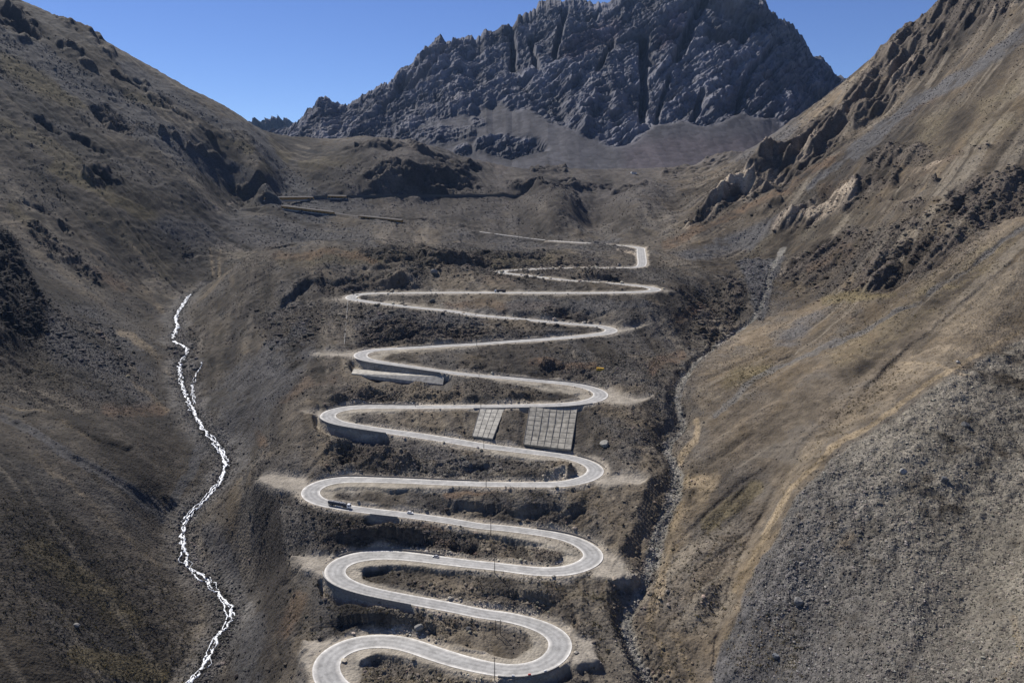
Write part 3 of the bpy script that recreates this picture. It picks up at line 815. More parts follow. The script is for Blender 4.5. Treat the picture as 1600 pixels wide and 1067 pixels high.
e1,e2,e3=(.44,.42,.37),(.60,.58,.54),(.48,.465,.43); m1_,m2_=(.265,.26,.25),(.33,.325,.31)
cols=[dk,e1,e2,e2,e3,m1_,m2_,m1_,m2_,m1_,e3,e2,e2,e1,dk]
road=ribbon(RP,cols,fr,.06,'road',M_road); tag(road,'pale worn switchback road with white edges zigzagging down the hill',None,None,'structure')
fr2=[-.5,-.5,-.2,.2,.5,.5]
o=ribbon(FARP[:60],[dk,g1,g1,g1,g1,dk],fr2,.1,'road',M_road); tag(o,'narrow pale road crossing the basin towards the galleries',None,None,'structure')
M_dim=lin_ground('dim_gravel_track',scale=.4,fa=.15,bump=.05,specks=.1)
o=ribbon(FARP[59:],[(.1,.1,.1)]+[(.15,.145,.14)]*4+[(.1,.1,.1)],fr2,.1,'road',M_dim); tag(o,'grey mountain road climbing to the galleries',None,None,'structure')
o=ribbon(RAIL,[(.05,.05,.05)]+[(.1,.1,.1)]*4+[(.05,.05,.05)],fr2,.1,'track_bed',M_dim); tag(o,'level rail bench cut along the far hillside',None,None,'structure')
# ------------------------------------------------------------------ big mountain
RID=[(300,205),(340,196),(380,191),(400,200),(440,205),(462,193),(478,176),(490,166),(502,154),(514,151),(526,160),(540,163),(560,155),(580,140),(605,129),(625,113),(650,92),(670,72),(690,57),(700,62),(715,61),(733,56),(745,58),(760,44),(770,50),(790,38),(800,39),(810,25),(828,14),(845,4),(856,-4),(875,2),(890,-6),(905,-3),(920,6),(935,8),(948,1),(965,-12),(1000,-34),(1060,-52),(1110,-46),(1150,-22),(1180,0),(1192,10),(1205,27),(1225,32),(1238,48),(1248,62),(1258,82),(1266,92),(1274,91),(1290,106),(1300,119),(1312,118),(1325,126),(1345,140),(1380,175),(1450,240),(1520,262)]
MC,MR=int(1150*RES),int(640*RES)
ua=np.linspace(300,1520,MC); rv=np.interp(ua,[p[0] for p in RID],[p[1] for p in RID])
am_,rr2=rat(ua,rv)
am_,_=rat(ua,200.)      # columns as straight sight azimuths at mid height
yr=3900+180*vn(ua/160,ua*0,2)+120*vn(ua/60,ua*0,3)-.35*np.abs(ua-900)*.5; yr=yr.astype(float)
zr=yr*rr2
vf=np.interp(ua,[300,480,600,760,900,1050,1200,1520],[290]*8); _,rf=rat(ua,vf)
yf=np.full(MC,2480.); zf=rf*yf
s=np.linspace(0,1.35,MR)[None,:]; sc=np.minimum(s,1)
Ym=yf[:,None]+(yr-yf)[:,None]*s
prof=.42*sc+.58*sc**1.75
Zm=zf[:,None]+(zr-zf)[:,None]*prof-np.maximum(s-1,0)*(yr-yf)[:,None]*1.1
Xm=am_[:,None]*Ym
Xm=Xm.astype(f4);Ym=Ym.astype(f4);Zm=Zm.astype(f4)
Um,Vm=project(Xm/Ym,Zm/Ym)
mk=newmap(); many(mk,'''
p 1 4 380,200 470,190 520,150 600,120 700,40 900,-60 1180,-60 1400,150 1400,260 1330,210 1260,190 1235,215 1200,196 1150,182 1110,200 1060,192 1020,196 985,222 950,232 900,212 850,190 830,172 800,178 770,168 740,180 700,190 650,215 560,236 470,232
p 1 3 738,246 742,230 775,218 830,215 850,225 858,242 830,250 800,257 770,250
p .9 3 712,240 725,234 735,240 730,252 712,250
p .8 4 600,222 630,200 690,205 740,210 735,222 690,230 620,236
p .7 3 735,195 750,190 752,205 738,208
''')
gul=newmap(); many(gul,'''
s 1 11 1008,55 1006,100 1010,140 1006,180
s .8 8 1012,85 1022,95
s .9 10 795,42 800,80 800,110
s .9 9 885,5 878,60 870,90
s .6 8 830,60 842,110
s 1 12 1100,0 1080,50 1060,90
s .6 8 1100,140 1085,180
s .9 14 1110,10 1180,40 1160,62 1110,50
s .6 7 1220,60 1170,120 1150,175
s .7 6 960,60 930,120
s .5 7 700,75 660,120 620,150
s .5 6 1048,120 1025,185
s .6 6 640,120 600,165
''')
RKm=sample(mk,Um,Vm+9); GUm=sample(gul,Um,Vm)
cellm=f4(3.3)/RES
c_,s_=math.cos(math.radians(33)),math.sin(math.radians(33))
q1=Xm*c_+Zm*s_*1.2; q2=-Xm*s_+Zm*c_*1.2
wg=fbm(Xm,Zm,420,3,.5,51)*28
def saw(x): f=x-np.floor(x); return np.where(f<.78,f/.78,(1-f)/.22)*2-1
slab=saw((q2+wg*1.1+fbm(q1/6,q2/1.5,90,3,.5,66)*13)/82)*(.5+.5*vn(q1/260,q2/70,67))+.6*saw((q2+wg*1.1+fbm(q1/6,q2,40,3,.5,68)*6)/25)*(.5+.5*vn(q1/200,q2/40,69))
slab2=fbm(q1/3.+wg*.2,q2*1.05+wg*.7,40,4,.6,57,None,ridge=True)
ver=fbm(Xm+.25*Zm+wg*2,Zm/3.2,210,6,.64,54,None,ridge=True)
roc=fac(Xm+wg,Zm*1.1+wg,150,6,.7,56)*1.4; fct=fac(q1/2.6,q2,48,4,.68,76)*1.5
leftr=sstep(760,560,Um)
but=1-2*np.abs(vn((Xm-.45*Zm+wg)/330,Zm/1500,77))*1.5
disp=RKm*(but*24+slab*13+slab2*2+ver*11+roc*8+fct*7+fac(q1/3.5,q2,26,3,.8,79)*5.5+4)-GUm*RKm*80
scr=(1-RKm)*(fbm(Xm,Zm/5,60,3,.5,58)*2.4+fbm(Xm,Zm,200,3,.5,59)*8)
disp=disp+scr
edge=sstep(1.0,.93,s)   # keep the crest where it is
nx,ny,nz=0.,-.72,.69
Ym=Ym+disp*ny*edge; Zm=Zm+disp*nz*(edge*.85+.15*(s<1.02))*np.where(s>.96,.5,1)
Zm=Zm+(fbm(Xm,Xm*0+3,46,4,.6,61,None,ridge=True)*9)*sstep(.8,1,s)
jm=0*s; Zm=Zm+jm
mcol=c3(.120,.120,.134)*(1+.20*slab+.16*roc+.14*fct)[...,None]*(1+.20*slab2*.5+.15*roc*.5)[...,None]
mcol=mcol*(1-.0*RKm)[...,None]
pl=fbm(Xm,Zm,300,4,.5,63)
lt=newmap(); many(lt,'''
s .7 24 480,220 560,180 640,120
s .7 10 655,150 672,120
s .6 26 680,170 760,160 800,175
s .5 14 860,150 940,130
s .6 10 800,185 880,205
s .5 40 700,150 640,190
''')
LTm=sample(lt,Um,Vm)
mcol=mcol*(1-.85*LTm*sstep(-.5,.5,slab2+pl))[...,None]+c3(.30,.28,.27)*(.85*LTm*sstep(-.5,.5,slab2+pl))[...,None]
scree=c3(.066,.064,.069)*(1+.10*fbm(Xm*3+Zm,Zm/4,60,4,.6,65))[...,None]
mcol=mcol*RKm[...,None]+scree*(1-RKm)[...,None]
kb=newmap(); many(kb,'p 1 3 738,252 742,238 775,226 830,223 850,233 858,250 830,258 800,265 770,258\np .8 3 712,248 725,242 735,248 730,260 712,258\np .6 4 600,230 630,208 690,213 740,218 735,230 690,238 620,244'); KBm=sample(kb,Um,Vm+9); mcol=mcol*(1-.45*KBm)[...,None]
rd_=newmap(); many(rd_,'s .8 30 1060,30 1040,60\ns .6 30 960,40 900,90\ns .5 60 1200,240 1000,245'); RDm=sample(rd_,Um,Vm)
mcol=mcol*(1+RDm[...,None]*c3(.22,.0,.02))
ii=np.arange(MC*MR).reshape(MC,MR)
qq=np.stack([ii[:-1,:-1],ii[1:,:-1],ii[1:,1:],ii[:-1,1:]],-1).reshape(-1,4)
mt=quads_mesh('mountain',np.stack([Xm.ravel(),Ym.ravel(),Zm.ravel()],1),qq,M_mount,np.clip(mcol,.02,.5).reshape(-1,3),False)
tag(mt,'huge bluish grey rock mountain with slanting slabs above scree fans',None,None,'structure')
# far jagged crest on the left horizon
PC,PR=260,60
ub=np.linspace(330,520,PC); vb=np.interp(ub,[330,380,393,404,412,424,434,442,450,458,464,480,520],[205,192,187,186,182,180.5,184,188,186,191,192,186,190])
ab,rb=rat(ub,vb); s2=np.linspace(0,1.3,PR)[None]; yb=7200+800*np.minimum(s2,2)+0*ab[:,None]
zt=rb*8000; z0=200.; zb=z0+(zt-z0)[:,None]*np.minimum(s2,1)-np.maximum(s2-1,0)*900
xb=ab[:,None]*8000*(1+0*s2)
dd=fbm(xb,zb*1.3,160,5,.6,71,None,ridge=True)
zb=zb+dd*22*sstep(0,.3,s2); yb=yb-dd*60
jj=np.arange(PC*PR).reshape(PC,PR); qj=np.stack([jj[:-1,:-1],jj[1:,:-1],jj[1:,1:],jj[:-1,1:]],-1).reshape(-1,4)
cc=(c3(.09,.085,.09)*(1+.15*dd)[...,None]).reshape(-1,3)
fm_=quads_mesh('mountain',np.stack([xb.ravel(),yb.ravel(),zb.ravel()],1),qj,M_mount,np.clip(cc,.02,.5),True)
tag(fm_,'small jagged far peaks on the skyline left of the big mountain',None,None,'structure')
print('mountain',time.time()-T0)
# ------------------------------------------------------------------ camera, light, sky
cam=bpy.data.cameras.new('camera'); cam.sensor_width=36; cam.lens=36*F/1600; cam.clip_start=1; cam.clip_end=60000
co_=bpy.data.objects.new('camera',cam); COL.objects.link(co_); co_.rotation_euler=(math.pi/2-PITCH,0,0); S.camera=co_
EL=math.radians(47); sx,sy=-.64,.768      # towards the sun: ahead and to the left
sd=(sx*math.cos(EL),sy*math.cos(EL),math.sin(EL))
import mathutils
sun=bpy.data.lights.new('sun','SUN'); sun.energy=5.0; sun.angle=math.radians(.53); sun.color=(1,.95,.88)
so=bpy.data.objects.new('sun',sun); COL.objects.link(so); so.rotation_euler=mathutils.Vector(sd).to_track_quat('Z','Y').to_euler()
w=bpy.data.worlds.new('World'); S.world=w; w.use_nodes=True; nt=w.node_tree; bg=nt.nodes['Background']
sky=nt.nodes.new('ShaderNodeTexSky'); sky.sky_type='NISHITA'; sky.sun_disc=False; sky.sun_elevation=EL; sky.sun_rotation=math.atan2(sx,sy); sky.altitude=2900; sky.air_density=1.; sky.dust_density=0; sky.ozone_density=5.
hs=nt.nodes.new('ShaderNodeHueSaturation'); hs.inputs['Saturation'].default_value=1.08; hs.inputs['Hue'].default_value=.513; hs.inputs['Value'].default_value=1.2; nt.links.new(sky.outputs[0],hs.inputs['Color']); nt.links.new(hs.outputs[0],bg.inputs['Color']); bg.inputs['Strength'].default_value=.070
S.view_settings.view_transform='Standard'; S.view_settings.look='None'; S.view_settings.gamma=1; S.view_settings.exposure=.36
S.cycles.max_bounces=4; S.cycles.diffuse_bounces=2; S.cycles.volume_bounces=0

# air
hb=bpy.data.meshes.new('haze'); x0,x1,y0,y1,z0_,z1_=-5200,5200,-300,9000,float(min(Z.min(),Zm.min()))-1.,float(max(Z.max(),Zm.max(),zb.max()))+8.; print('haze',z0_,z1_)
hv=[(x,y,z) for x in (x0,x1) for y in (y0,y1) for z in (z0_,z1_)]
hb.from_pydata(hv,[],[(0,1,3,2),(4,6,7,5),(0,4,5,1),(2,3,7,6),(0,2,6,4),(1,5,7,3)]); hz_o=bpy.data.objects.new('haze',hb); COL.objects.link(hz_o)
hm=bpy.data.materials.new('air'); hm.use_nodes=True; nt=hm.node_tree; nt.nodes.remove(nt.nodes['Principled BSDF'])
pv=nt.nodes.new('ShaderNodeVolumePrincipled'); pv.inputs['Color'].default_value=(.38,.60,1,1); pv.inputs['Density'].default_value=1.2e-5; pv.inputs['Anisotropy'].default_value=.1
nt.links.new(pv.outputs[0],nt.nodes['Material Output'].inputs['Volume']); hb.materials.append(hm); tag(hz_o,'thin blue mountain air',None,None,'stuff')

# ------------------------------------------------------------------ small builders
import bmesh
from mathutils import Vector, Matrix
class MB:
    def __init__(s): s.v=[]; s.f=[]
    def box(s,c,d,rz=0,taper=1.,top=None):
        x,y,z=[k/2 for k in d]; b=len(s.v); cr,sr=math.cos(rz),math.sin(rz)
        for k,zz in enumerate((-z,z)):
            tx=taper if k else 1
            for (px,py) in ((-x,-y),(x,-y),(x,y),(-x,y)):
                px*=tx; py*=tx if top is None else top
                s.v.append((c[0]+px*cr-py*sr,c[1]+px*sr+py*cr,c[2]+zz))
        s.f+= [tuple(b+i for i in q) for q in ((3,2,1,0),(4,5,6,7),(0,1,5,4),(1,2,6,5),(2,3,7,6),(3,0,4,7))]
    def tube(s,p,q,r0,r1=None,n=10,cap=True):
        r1=r0 if r1 is None else r1; p=Vector(p); q=Vector(q); d=(q-p).normalized(); a=d.orthogonal().normalized(); c=d.cross(a); b=len(s.v)
        for (o,r) in ((p,r0),(q,r1)):
            for k in range(n):
                t=2*math.pi*k/n; s.v.append(tuple(o+(a*math.cos(t)+c*math.sin(t))*r))
        for k in range(n): s.f.append((b+k,b+(k+1)%n,b+n+(k+1)%n,b+n+k))
        if cap: s.f.append(tuple(b+k for k in range(n))[::-1]); s.f.append(tuple(b+n+k for k in range(n)))
    def prism(s,prof,y0,y1):       # profile in x,z drawn out along y
        b=len(s.v); n=len(prof)
        for y in (y0,y1):
            for (x,z) in prof: s.v.append((x,y,z))
        for k in range(n): s.f.append((b+k,b+(k+1)%n,b+n+(k+1)%n,b+n+k))
        s.f.append(tuple(b+k for k in range(n))[::-1]); s.f.append(tuple(b+n+k for k in range(n)))
    def hexa(s,P):                 # eight corners, bottom four then top four
        b=len(s.v); s.v+=[tuple(p) for p in P]; s.f+= [tuple(b+i for i in q) for q in ((3,2,1,0),(4,5,6,7),(0,1,5,4),(1,2,6,5),(2,3,7,6),(3,0,4,7))]
    def build(s,name,mat,parent=None,bevel=0):
        me=bpy.data.meshes.new(name); me.from_pydata(s.v,[],s.f); me.update(); me.materials.append(mat)
        bm=bmesh.new(); bm.from_mesh(me); bmesh.ops.recalc_face_normals(bm,faces=bm.faces); bm.to_mesh(me); bm.free()
        o=bpy.data.objects.new(name,me); COL.objects.link(o)
        if bevel: m=o.modifiers.new('bevel','BEVEL'); m.width=bevel; m.segments=2
        if parent: o.parent=parent
        return o
def empty(name,loc,rz=0,label=None,cat=None,group=None):
    o=bpy.data.objects.new(name,None); COL.objects.link(o); o.location=loc; o.rotation_euler=(0,0,rz); tag(o,label,cat,group); return o
RPu,RPv=project(RP[:,0]/RP[:,1],RP[:,2]/RP[:,1])
def ridx(u,v): return int(np.argmin((RPu-u)**2+((RPv-v)*1.6)**2))
def frame(i):
    a=RP[max(i-1,0),:3]; b=RP[min(i+1,len(RP)-1),:3]; d=Vector(b-a).normalized(); return Vector(RP[i,:3]),d,Vector((d.y,-d.x,0)).normalized()
M_conc=flat('weathered_concrete',(.30,.29,.27),.9,0,.25,.8); M_dark=flat('dark_masonry',(.20,.18,.155),.95,0,.3,1.2)
M_slab=flat('pale_stone_facing',(.34,.32,.275),.9,0,.35,.3); M_joint=flat('dark_joint',(.10,.095,.09),.9)
M_rust=flat('rusty_yellow_steel',(.50,.29,.09),.7,.1,.3,.5); M_black=flat('black_tyre',(.02,.02,.02),.8); M_tank=flat('dark_tank_paint',(.035,.04,.055),.35,.3,.1)
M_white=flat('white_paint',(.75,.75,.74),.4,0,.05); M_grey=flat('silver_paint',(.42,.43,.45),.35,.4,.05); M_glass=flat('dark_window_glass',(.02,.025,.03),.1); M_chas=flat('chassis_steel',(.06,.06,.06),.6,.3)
M_wood=flat('tarred_pole_wood',(.055,.045,.04),.9); M_yel=flat('faded_yellow_paint',(.62,.36,.03),.6,0,.15); M_red=flat('red_paint',(.5,.06,.05),.5); M_porc=flat('porcelain',(.4,.4,.4),.3); M_lamp=flat('lamp_lens',(.7,.68,.6),.2)
# ------------------------------------------------------------------ roadside walls
def side_of(i,target):      # +1 when the target point lies on the right-hand normal side
    p,d,nv=frame(i); return 1 if (Vector(target)-p).dot(nv)>0 else -1
def wall(u0,v0,u1,v1,toward,top,depth,label,name='retaining_wall',cat='retaining wall',mat=None,off=.5,th=.5,coping=True,posts=False):
    i0,i1=sorted((ridx(u0,v0),ridx(u1,v1))); idxs=list(range(i0,i1+1)); ps=[]
    for k in idxs:
        p,d,nv=frame(k); a,b=RP[k,:2]; sgn=toward(k) ; h=RP[k,3]/2+off
        ps.append((p,nv*sgn,h,(k-i0)/max(1,i1-i0)))
    c=ps[len(ps)//2][0]; root=empty(name,c,0,label,cat)
    m=MB(); m2=MB()
    n_=len(ps); V=[]
    for (p,nv,h,s) in ps:
        dp=depth(s); o0=p+nv*h-c; o1=p+nv*(h+th)-c
        V.append([(o0.x,o0.y,o0.z+top),(o1.x,o1.y,o1.z+top),(o1.x+nv.x*dp*.08,o1.y+nv.y*dp*.08,o1.z-dp),(o0.x,o0.y,o0.z-dp)])
    for A_ in V: m.v+=A_
    for k in range(n_-1):
        b=k*4
        for e in range(4): m.f.append((b+e,b+(e+1)%4,b+4+(e+1)%4,b+4+e))
    m.f.append((0,1,2,3)); b=(n_-1)*4; m.f.append((b+3,b+2,b+1,b))
    m.build('wall_or_strip_face',mat or M_dark,root)
    if coping:
        V=[]
        for (p,nv,h,s) in ps:
            o0=p+nv*(h-.12)-c; o1=p+nv*(h+th+.12)-c
            V.append([(o0.x,o0.y,o0.z+top+.24),(o1.x,o1.y,o1.z+top+.24),(o1.x,o1.y,o1.z+top+.003),(o0.x,o0.y,o0.z+top+.003)])
        for A_ in V: m2.v+=A_
        for k in range(n_-1):
            b=k*4
            for e in range(4): m2.f.append((b+e,b+(e+1)%4,b+4+(e+1)%4,b+4+e))
        m2.f.append((0,1,2,3)); b=(n_-1)*4; m2.f.append((b+3,b+2,b+1,b))
        m2.build('coping',M_conc,root)
    return root
# downhill side = side whose ground falls; decide by the turn: outer side of the nearest hairpin
def fixed(sgn): return lambda k: sgn
def outer(k0,inner):   # side away from a point inside the hairpin
    def f(k):
        p,d,nv=frame(k); return -1 if (Vector(inner)-p).dot(nv)>0 else 1
    return f
def inside(u,v): 
    k=ridx(u,v); return tuple(RP[k,:3])
def arch(dm,e=.15): return lambda s: .6+dm*min(1,s/e,(1-s)/e)
def P3(u,v,Y): return Vector(PT(u,v,Y))
inn=lambda u,v:(lambda k: P3(u,v,RP[k,1]))
def away(u,v,k):      # interior point of the hairpin on the plane of the road
    z=RP[k,2]; a,r=rat(u,v); Y=z/r; return (float(a*Y),float(Y),z)
k=ridx(505,895); wall(503,892,646,943,outer(k,away(600,895,k)),.75,arch(4.4,.35),'long dark retaining wall below the second hairpin from the bottom at left')
k=ridx(500,655); wall(499,648,606,680,outer(k,away(560,650,k)),.7,arch(4.6,.3),'dark curved retaining wall wrapped round the left hairpin above the truck')
k=ridx(555,560); wall(556,564,690,587,outer(k,away(640,560,k)),.3,arch(6.0,.12),'straight dark retaining wall above the pale stone apron')
k=ridx(860,1055); wall(778,1060,880,1048,outer(k,away(800,1000,k)),.7,arch(3.2,.3),'low shaded retaining wall under the bottom right hairpin')
k=ridx(600,810); wall(578,806,622,814,outer(k,away(600,780,k)),.35,arch(4.4,.3),'short dark retaining wall under the road right of the tanker truck')
k=ridx(860,634); wall(742,637,918,628,outer(k,away(800,615,k)),.35,arch(1.6,.1),'dark road edge wall on top of the stone slope panels')
up=dict(name='kerb_wall',cat='kerb wall',off=1.2,th=.45,coping=False)
for (a,b,iu,iv,lab) in (((530,868),(690,870),600,895,'low dark wall behind the second hairpin beside the white car'),
    ((512,745),(745,751),560,768,'long low dark wall behind the road above the tanker truck'),
    ((835,830),(930,848),850,850,'low dark wall curving round the right hairpin below the cars'),
    ((897,712),(945,728),860,735,'low dark wall on the right hairpin below the stone panels'),
    ((520,637),(650,633),570,648,'low dark wall behind the road left of the pale stone panels'),
    ((780,589),(930,604),850,612,'low dark wall uphill of the road below the yellow wreck'),
    ((620,542),(860,528),700,560,'thin dark wall along the uphill edge of the middle leg')):
    k=ridx(*a); wall(a[0],a[1],b[0],b[1],outer(k,away(iu,iv,k)),.95,lambda s:.5,lab,mat=M_dark,**up)
# ------------------------------------------------------------------ stone-faced slopes
def panel(px,label,nx_,ny_,raise_=.7,mat=None,ribs=True):
    """px: top-left, top-right, bottom-right, bottom-left picture points resting on the ground"""
    c=[Vector(hit(*p)) for p in px]
    cen=sum(c,Vector())/4; nrm=((c[1]-c[0]).cross(c[3]-c[0])).normalized(); nrm=nrm if nrm.z>0 else -nrm
    def at(s,t): return (c[0]*(1-s)+c[1]*s)*(1-t)+(c[3]*(1-s)+c[2]*s)*t
    mx=0
    for s in np.linspace(0,1,13):
        for t in np.linspace(0,1,13):
            p=at(s,t); mx=max(mx,hz(p.x,p.y)-p.z)
    lift=min(mx*.65,1.6)+.2
    root=empty('stone_slope_panel',cen,0,label,'slope facing')
    m=MB()
    P=[c[k]+Vector((0,0,lift))-cen for k in (0,1,2,3)]; B=[p-nrm*3.5 for p in P]
    m.hexa([B[3],B[2],B[1],B[0],P[3],P[2],P[1],P[0]]); m.build('facing',mat or M_slab,root)
    if ribs:
        for k in range(nx_+1):
            s=k/nx_; a_=at(s,0)+Vector((0,0,lift))-cen; b_=at(s,1)+Vector((0,0,lift))-cen; r=MB(); r.tube(a_+nrm*.05,b_+nrm*.05,0.3 if k in (0,nx_) else .2,n=6); r.build('rib',M_joint,root)
        r=MB()
        for j in range(1,ny_):
            t=j/ny_; r.tube(at(0,t)+Vector((0,0,lift))-cen+nrm*.03,at(1,t)+Vector((0,0,lift))-cen+nrm*.03,.10,n=5)
        r.build('joint_line',M_joint,root)
    return root
panel([(750,642),(788,642),(770,688),(738,684)],'small pale gridded stone panel on the slope between two road legs',4,7)
panel([(828,641),(902,641),(892,707),(818,698)],'large grey gridded stone panel below the road, right of the pale one',7,8,mat=flat('grey_stone_facing',(.25,.232,.195),.9,0,.4,.3))
panel([(553,579),(694,594),(692,602),(549,585)],'long pale stone apron below the dark retaining wall at left',1,1,ribs=False)
# ------------------------------------------------------------------ avalanche galleries
def gallery(u0,v0,Y0,u1,v1,Y1,n_,label,h=5.6,d=6.):
    a=Vector(hit(u0,v0,Y0-200,Y0+200)); b=Vector(hit(u1,v1,Y1-200,Y1+200)); print('gal',a,b,Y0,Y1); L=(b-a).length; rz=math.atan2(b.y-a.y,b.x-a.x); sl=(b.z-a.z)/L
    root=empty('avalanche_gallery',a,rz,label,'avalanche gallery','avalanche galleries on the far slope')
    def zz(x): return sl*x
    m=MB(); m.hexa([(0,-1,zz(0)+h-.9),(L,-1,zz(L)+h-.9),(L,d+1,zz(L)+h+.9),(0,d+1,zz(0)+h+.9),(0,-1,zz(0)+h-.3),(L,-1,zz(L)+h-.3),(L,d+1,zz(L)+h+1.5),(0,d+1,zz(0)+h+1.5)]); m.build('roof',flat('gallery_roof',(.06,.052,.045),.9),root)
    m=MB(); m.hexa([(0,d,zz(0)-2),(L,d,zz(L)-2),(L,d+.6,zz(L)-2),(0,d+.6,zz(0)-2),(0,d,zz(0)+h+.5),(L,d,zz(L)+h+.5),(L,d+.6,zz(L)+h+.5),(0,d+.6,zz(0)+h+.5)]); m.build('back_wall',M_rust,root)
    m=MB(); m.hexa([(0,-.4,zz(0)+h-2.3),(L,-.4,zz(L)+h-2.3),(L,.2,zz(L)+h-2.3),(0,.2,zz(0)+h-2.3),(0,-.4,zz(0)+h-1.0),(L,-.4,zz(L)+h-1.0),(L,.2,zz(L)+h-1.0),(0,.2,zz(0)+h-1.0)]); m.build('front_beam',M_rust,root)
    for k in range(n_+1):
        x=L*k/n_; m=MB(); m.box((x,0,zz(x)+(h-2.3-3)/2),(.9,.9,h-2.3+3)); m.build('post',M_rust,root)
    m=MB(); m.hexa([(-2,-1.5,zz(0)-3),(L+2,-1.5,zz(L)-3),(L+2,d+1.5,zz(L)-3),(-2,d+1.5,zz(0)-3),(-2,-1.5,zz(0)-.2),(L+2,-1.5,zz(L)-.2),(L+2,d+1.5,zz(L)-.2),(-2,d+1.5,zz(0)-.2)]); m.build('footing',M_conc,root)
    return root
gallery(413,314.5,1712,490,312,1738,14,'upper rust yellow gallery nearest the left mountainside')
gallery(512,311.5,1748,541,311,1756,6,'shortest rust yellow gallery, right of the upper long one')
gallery(440,326,1648,521,336,1622,14,'middle gallery sloping down just below the upper one')
gallery(561,341.5,1606,627,349,1585,12,'lowest gallery, farthest to the right on the slope')
def bench_shade():  # added upright strip in place of the dark shadow line at the cut bank
    q_=[k for k in range(len(RAIL)) if 488<project(RAIL[k,0]/RAIL[k,1],0)[0]<832]; c=Vector(RAIL[q_[len(q_)//2],:3]); root=empty('bench_shadow_strip',c,0,'long thin dark strip painted as the bank shadow along the level bench of the far hill','shadow strip'); m=MB(); b0=0
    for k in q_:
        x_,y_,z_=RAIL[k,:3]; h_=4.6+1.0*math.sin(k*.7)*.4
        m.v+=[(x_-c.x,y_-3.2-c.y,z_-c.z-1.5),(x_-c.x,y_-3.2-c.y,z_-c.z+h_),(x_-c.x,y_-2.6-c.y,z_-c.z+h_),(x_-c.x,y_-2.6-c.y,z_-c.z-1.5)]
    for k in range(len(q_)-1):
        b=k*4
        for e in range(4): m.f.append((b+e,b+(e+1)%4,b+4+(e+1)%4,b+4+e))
    m.build('wall_or_strip_face',M_chas,root)  # near-black so the strip reads as shadow
bench_shade()
# far retaining wall with buttresses, far hut
def far_wall():
    a=Vector(PT(835,281,2120)); b=Vector(PT(882,280,2120)); L=(b-a).length; root=empty('retaining_wall',a,math.atan2(b.y-a.y,b.x-a.x),'pale ribbed retaining wall on the far plateau edge','retaining wall')
    m=MB(); m.box((L/2,3,4.),(L,4,12.)); m.build('wall_or_strip_face',M_slab,root)
    for k in range(13): m=MB(); m.box((L*k/12,.6,3.6),(1.4,1.0,11.)); m.build('buttress',M_conc,root)
far_wall()
def hut(u,v,Y,w_,d_,h_,label,rz=.2):
    p=Vector(hit(u,v,Y-250,Y+300)); root=empty('hut',(p.x,p.y,p.z-.6),rz,label,'hut')
    m=MB(); m.box((0,0,h_/2),(w_,d_,h_)); m.build('wall',M_white,root)
    m=MB(); m.prism([(-w_/2-.4,h_+.003),(w_/2+.4,h_+.003),(w_/2-1.2,h_+1.8),(-w_/2+1.2,h_+1.8)],-d_/2-.4,d_/2+.4); m.build('roof',M_grey,root)
    m=MB(); m.box((w_*.15,-d_/2-.05,h_*.4),(1.2,.1,h_*.75)); m.build('door',M_chas,root)
    m=MB(); m.box((-w_*.22,-d_/2-.05,h_*.55),(1.6,.1,1.1)); m.build('window',M_glass,root)
hut(990,272,2150,15,7,4,'long white hut on the far plateau under the mountain'); hut(1205,212,1680,8,6,4,'small pale hut perched on the right ridge')
# ------------------------------------------------------------------ vehicles
def wheel(root,x,y,r,wd=.3,name='wheel'):
    m=MB(); m.tube((x,y-wd/2,r),(x,y+wd/2,r),r,n=16); o=m.build(name,M_black,root); m=MB(); m.tube((x,y-wd/2-.02,r),(x,y+wd/2+.02,r),r*.55,n=12); m.build('rim',M_grey,o)
def car(i,lat,flip,paint,label,name='car'):
    p,d,nv=frame(i); pos=p+nv*lat; rz=math.atan2(d.y,d.x)+(math.pi if flip else 0)
    root=empty(name,(pos.x,pos.y,pos.z+.08),rz,label,'car'); root.rotation_euler=(0,-math.asin(d.z)*(-1 if flip else 1),rz)
    m=MB(); pr=[(-2.2,.35),(2.15,.35),(2.25,.6),(2.15,.85),(1.2,1.0),(-1.9,1.02),(-2.25,.9)]; m.prism(pr,-.88,.88); m.build('body',paint,root,.06)
    m=MB(); m.prism([(-1.85,1.0),(1.15,.98),(.45,1.42),(-1.3,1.45)],-.76,.76); m.build('window',M_glass,root,.04)
    m=MB(); m.prism([(.42,1.425),(-1.3,1.455),(-1.25,1.5),(.3,1.49)],-.7,.7); m.build('roof',paint,root)
    for x in (-1.35,1.35):
        for y in (-.8,.8): wheel(root,x,y,.34,.24)
    for y in (-.6,.6): m=MB(); m.box((2.24,y,.7),(.08,.3,.16)); m.build('headlight',M_lamp,root); m=MB(); m.box((-2.24,y,.8),(.08,.3,.16)); m.build('tail_light',M_red,root)
